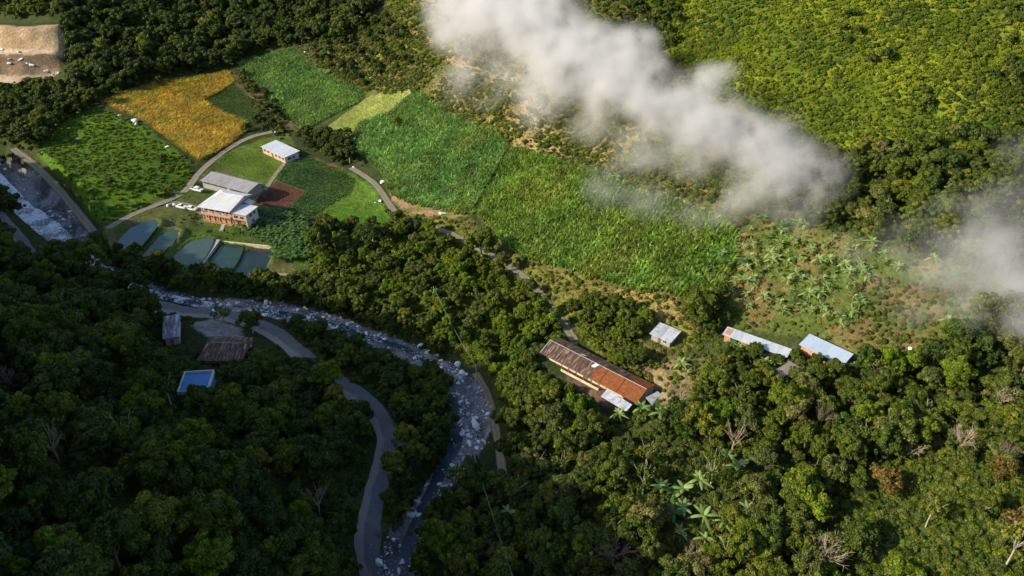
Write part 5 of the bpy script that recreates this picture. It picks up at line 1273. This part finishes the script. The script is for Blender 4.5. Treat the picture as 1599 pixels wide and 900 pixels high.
vehicle(299, 328, -14, 'white car parked at the left corner of the farmhouse', 'parked_car', 'car')
vehicle(284, 325, -20, 'white car left of the one at the farmhouse corner', 'parked_car', 'car', 4.0)

# ---------------------------------------------------------------- pond walls, steps, poles and cables
def seg_thing(name, p0, p1, wd, h0, h1, mat, label, cat, lift=0.):
    a = at(*p0); b = at(*p1); z = max(a[2], b[2])+lift; an = math.atan2(b[1]-a[1], b[0]-a[0]); L = math.hypot(b[0]-a[0], b[1]-a[1])
    m = MB(); m.box(0, -wd/2, h0, L, wd/2, h1); o = m.obj(name, mat); o.location = (a[0], a[1], z); o.rotation_euler = (0, 0, an)
    bv = o.modifiers.new('bevel', 'BEVEL'); bv.width = .04; return tag(o, label, cat)
seg_thing('concrete_dam', (316,413), (341,375), 1.5, -2.5, .25, M['concrete'], 'grey concrete dam wall between two fish ponds', 'dam')
seg_thing('pond_wall', (345,376), (425,388), .4, -2.0, .2, M['wall_cream'], 'thin pale wall along the upper edge of the lower ponds', 'wall', -.3)
seg_thing('outlet_pipe', (356,398), (357,421), .2, -.2, .2, M['concrete'], 'pale outlet pipe standing in the lower pond', 'pipe', .2)
seg_thing('garden_steps', (350,349), (346,362), 1.3, -.5, .08, M['concrete'], 'concrete walkway leading from the farmhouse to the ponds', 'walkway', 0)
def pole(px, py, h, label):
    x, y, z = at(px, py); z = gz(x, y); e = empty('utility_pole', (x, y, z), .4); tag(e, label, 'utility pole')
    m = MB(); m.tube([(0,0,-.5),(0,0,h)], [.14,.10], 8); m.obj('pole', M['concrete'], e); m = MB(); m.box(-.8,-.05,h-.5,.8,.05,h-.38); m.obj('crossarm', M['wood'], e)
    for q in (-.7, 0, .7): m = MB(); m.tube([(q,0,h-.38),(q,0,h-.2)], .05, 6); m.obj('insulator', M['wall_white'], e)
    return Vector((x, y, z+h-.25))
P1 = pole(679, 480, 8, 'utility pole on the wooded bank above the middle stretch of the stream'); P2 = pole(744, 600, 7, 'utility pole at the head of the river path')
P3 = pole(742, 745, 8, 'utility pole beside the lower stream near the flat topped tree'); P4 = pole(812, 975, 9, 'utility pole just below the bottom edge')
M['cable'] = plain('cable', (.30,.32,.30), .5, .05)
def cable(a, b, label, off=0.):
    m = MB(); pts = []
    for k in range(17):
        f = k/16; p = a.lerp(b, f); p.z -= 1.4*4*f*(1-f); p.x += off; pts.append(p-a)
    m.tube(pts, .03, 5); o = m.obj('power_cable', M['cable']); o.location = a; tag(o, label, 'cable')
cable(P1, P2, 'power cable slanting from the upper bank down to the river path'); cable(P2, P3, 'power cable crossing above the rocky bend'); cable(P3, P4, 'power cable running down to the bottom edge')
# ---------------------------------------------------------------- mist lying on the hill
def mist(name, puffs, dens, seed, lift=14, warp=9, nscale=.045):
    """puffs: (px, py, radius px, weight, height above the ground). One closed hull with a lumpy volume inside."""
    import bmesh
    C = []
    for px, py, r, w_, hh in puffs:
        x, y, z = at(px, py, hh); d = math.sqrt(x*x+y*y+(z-CZ)**2); R = r*d/F; C.append((x, y, z, R, w_))
    m = N(name); m.t.nodes.remove(m.b); P = m.geo()
    nz = m.new('TexNoise'); m.put(nz.inputs['Vector'], P); nz.inputs['Scale'].default_value = nscale; nz.inputs['Detail'].default_value = 4; nz.inputs['Roughness'].default_value = .55
    wv = m.new('VectorMath', operation='SUBTRACT'); m.put(wv.inputs[0], nz.outputs['Color']); wv.inputs[1].default_value = (.5,.5,.5)
    ws = m.new('VectorMath', operation='SCALE'); m.put(ws.inputs[0], wv.outputs[0]); ws.inputs['Scale'].default_value = warp*2.6
    ad = m.new('VectorMath', operation='ADD'); m.put(ad.inputs[0], P); m.put(ad.inputs[1], ws.outputs[0]); tot = None
    for x, y, z, R, w_ in C:
        s = m.new('VectorMath', operation='SUBTRACT'); m.put(s.inputs[0], ad.outputs[0]); s.inputs[1].default_value = (x, y, z)
        k = m.new('VectorMath', operation='MULTIPLY'); m.put(k.inputs[0], s.outputs[0]); k.inputs[1].default_value = (1/R, 1/R, 1/(R*.8))
        l = m.new('VectorMath', operation='LENGTH'); m.put(l.inputs[0], k.outputs[0]); v = m.rng(l.outputs['Value'], 1.0, .15, 0, w_, True)
        tot = v if tot is None else m.math('ADD', tot, v)
    tot = m.math('MINIMUM', tot, 1.3)
    n2 = m.noise(nscale*2.6, 5, .62, P); tot = m.math('MULTIPLY', tot, m.rng(n2, .36, .61, .0, 1.55))
    v = m.new('VolumePrincipled'); v.inputs['Color'].default_value = (.98,.98,1.0,1); v.inputs['Anisotropy'].default_value = .15
    m.put(v.inputs['Density'], m.math('MULTIPLY', tot, dens)); m.t.links.new(v.outputs[0], m.out.inputs['Volume'])
    m.m.cycles.volume_sampling = 'MULTIPLE_IMPORTANCE' if hasattr(m.m.cycles, 'volume_sampling') else None
    try: m.m.cycles.volume_step_rate = .35
    except Exception: pass
    bm = bmesh.new()
    for x, y, z, R, w_ in C:
        Q = R+warp*.6
        for i in range(26):
            ph = math.acos(1-2*(i+.5)/26); t = i*2.39996; bm.verts.new((x+Q*math.sin(ph)*math.cos(t), y+Q*math.sin(ph)*math.sin(t), z+Q*.85*math.cos(ph)))
    h = bmesh.ops.convex_hull(bm, input=bm.verts); bmesh.ops.delete(bm, geom=[g for g in h['geom_interior'] if isinstance(g, bmesh.types.BMVert)], context='VERTS')
    me = bpy.data.meshes.new(name); bm.to_mesh(me); bm.free(); me.materials.append(m.m)
    return tag(link(bpy.data.objects.new(name, me)), kind='stuff')
mist('mist', [(720,-30,85,1,16),(790,10,95,1,18),(850,50,95,1,18),(905,95,95,1,16),(985,70,62,1,20),(970,130,85,1,16),(1040,165,85,1,14),(1105,125,50,.9,18),(1120,195,85,1,14),(1190,215,80,1,14),(1240,265,75,.9,12),(1180,290,65,.8,10),(860,150,70,.55,8),(1090,245,70,.5,8),(930,200,60,.3,6),(750,100,55,.35,6),(730,40,80,.8,12),(810,120,60,.4,8),(1000,235,60,.35,8),(1285,290,60,.5,10),(1230,330,60,.4,6),(1150,330,50,.35,6)], .115, 1)
mist('mist', [(715,130,48,.5,5),(760,160,40,.3,4)], .06, 4, warp=5)
mist('mist', [(950,290,58,.45,6),(1010,315,55,.4,6),(1080,330,50,.3,6)], .07, 2, warp=5)
mist('mist', [(1590,430,85,1,12),(1520,400,75,.75,10),(1560,480,70,.7,8),(1480,450,60,.45,6),(1640,500,70,.8,8),(1420,480,55,.25,5),(1600,260,60,.35,8),(1420,370,60,.2,6),(1330,380,55,.25,6),(1480,340,60,.25,8),(1545,340,70,.35,10),(1440,420,60,.3,6),(1500,500,50,.35,5),(1350,440,50,.15,4)], .065, 3)
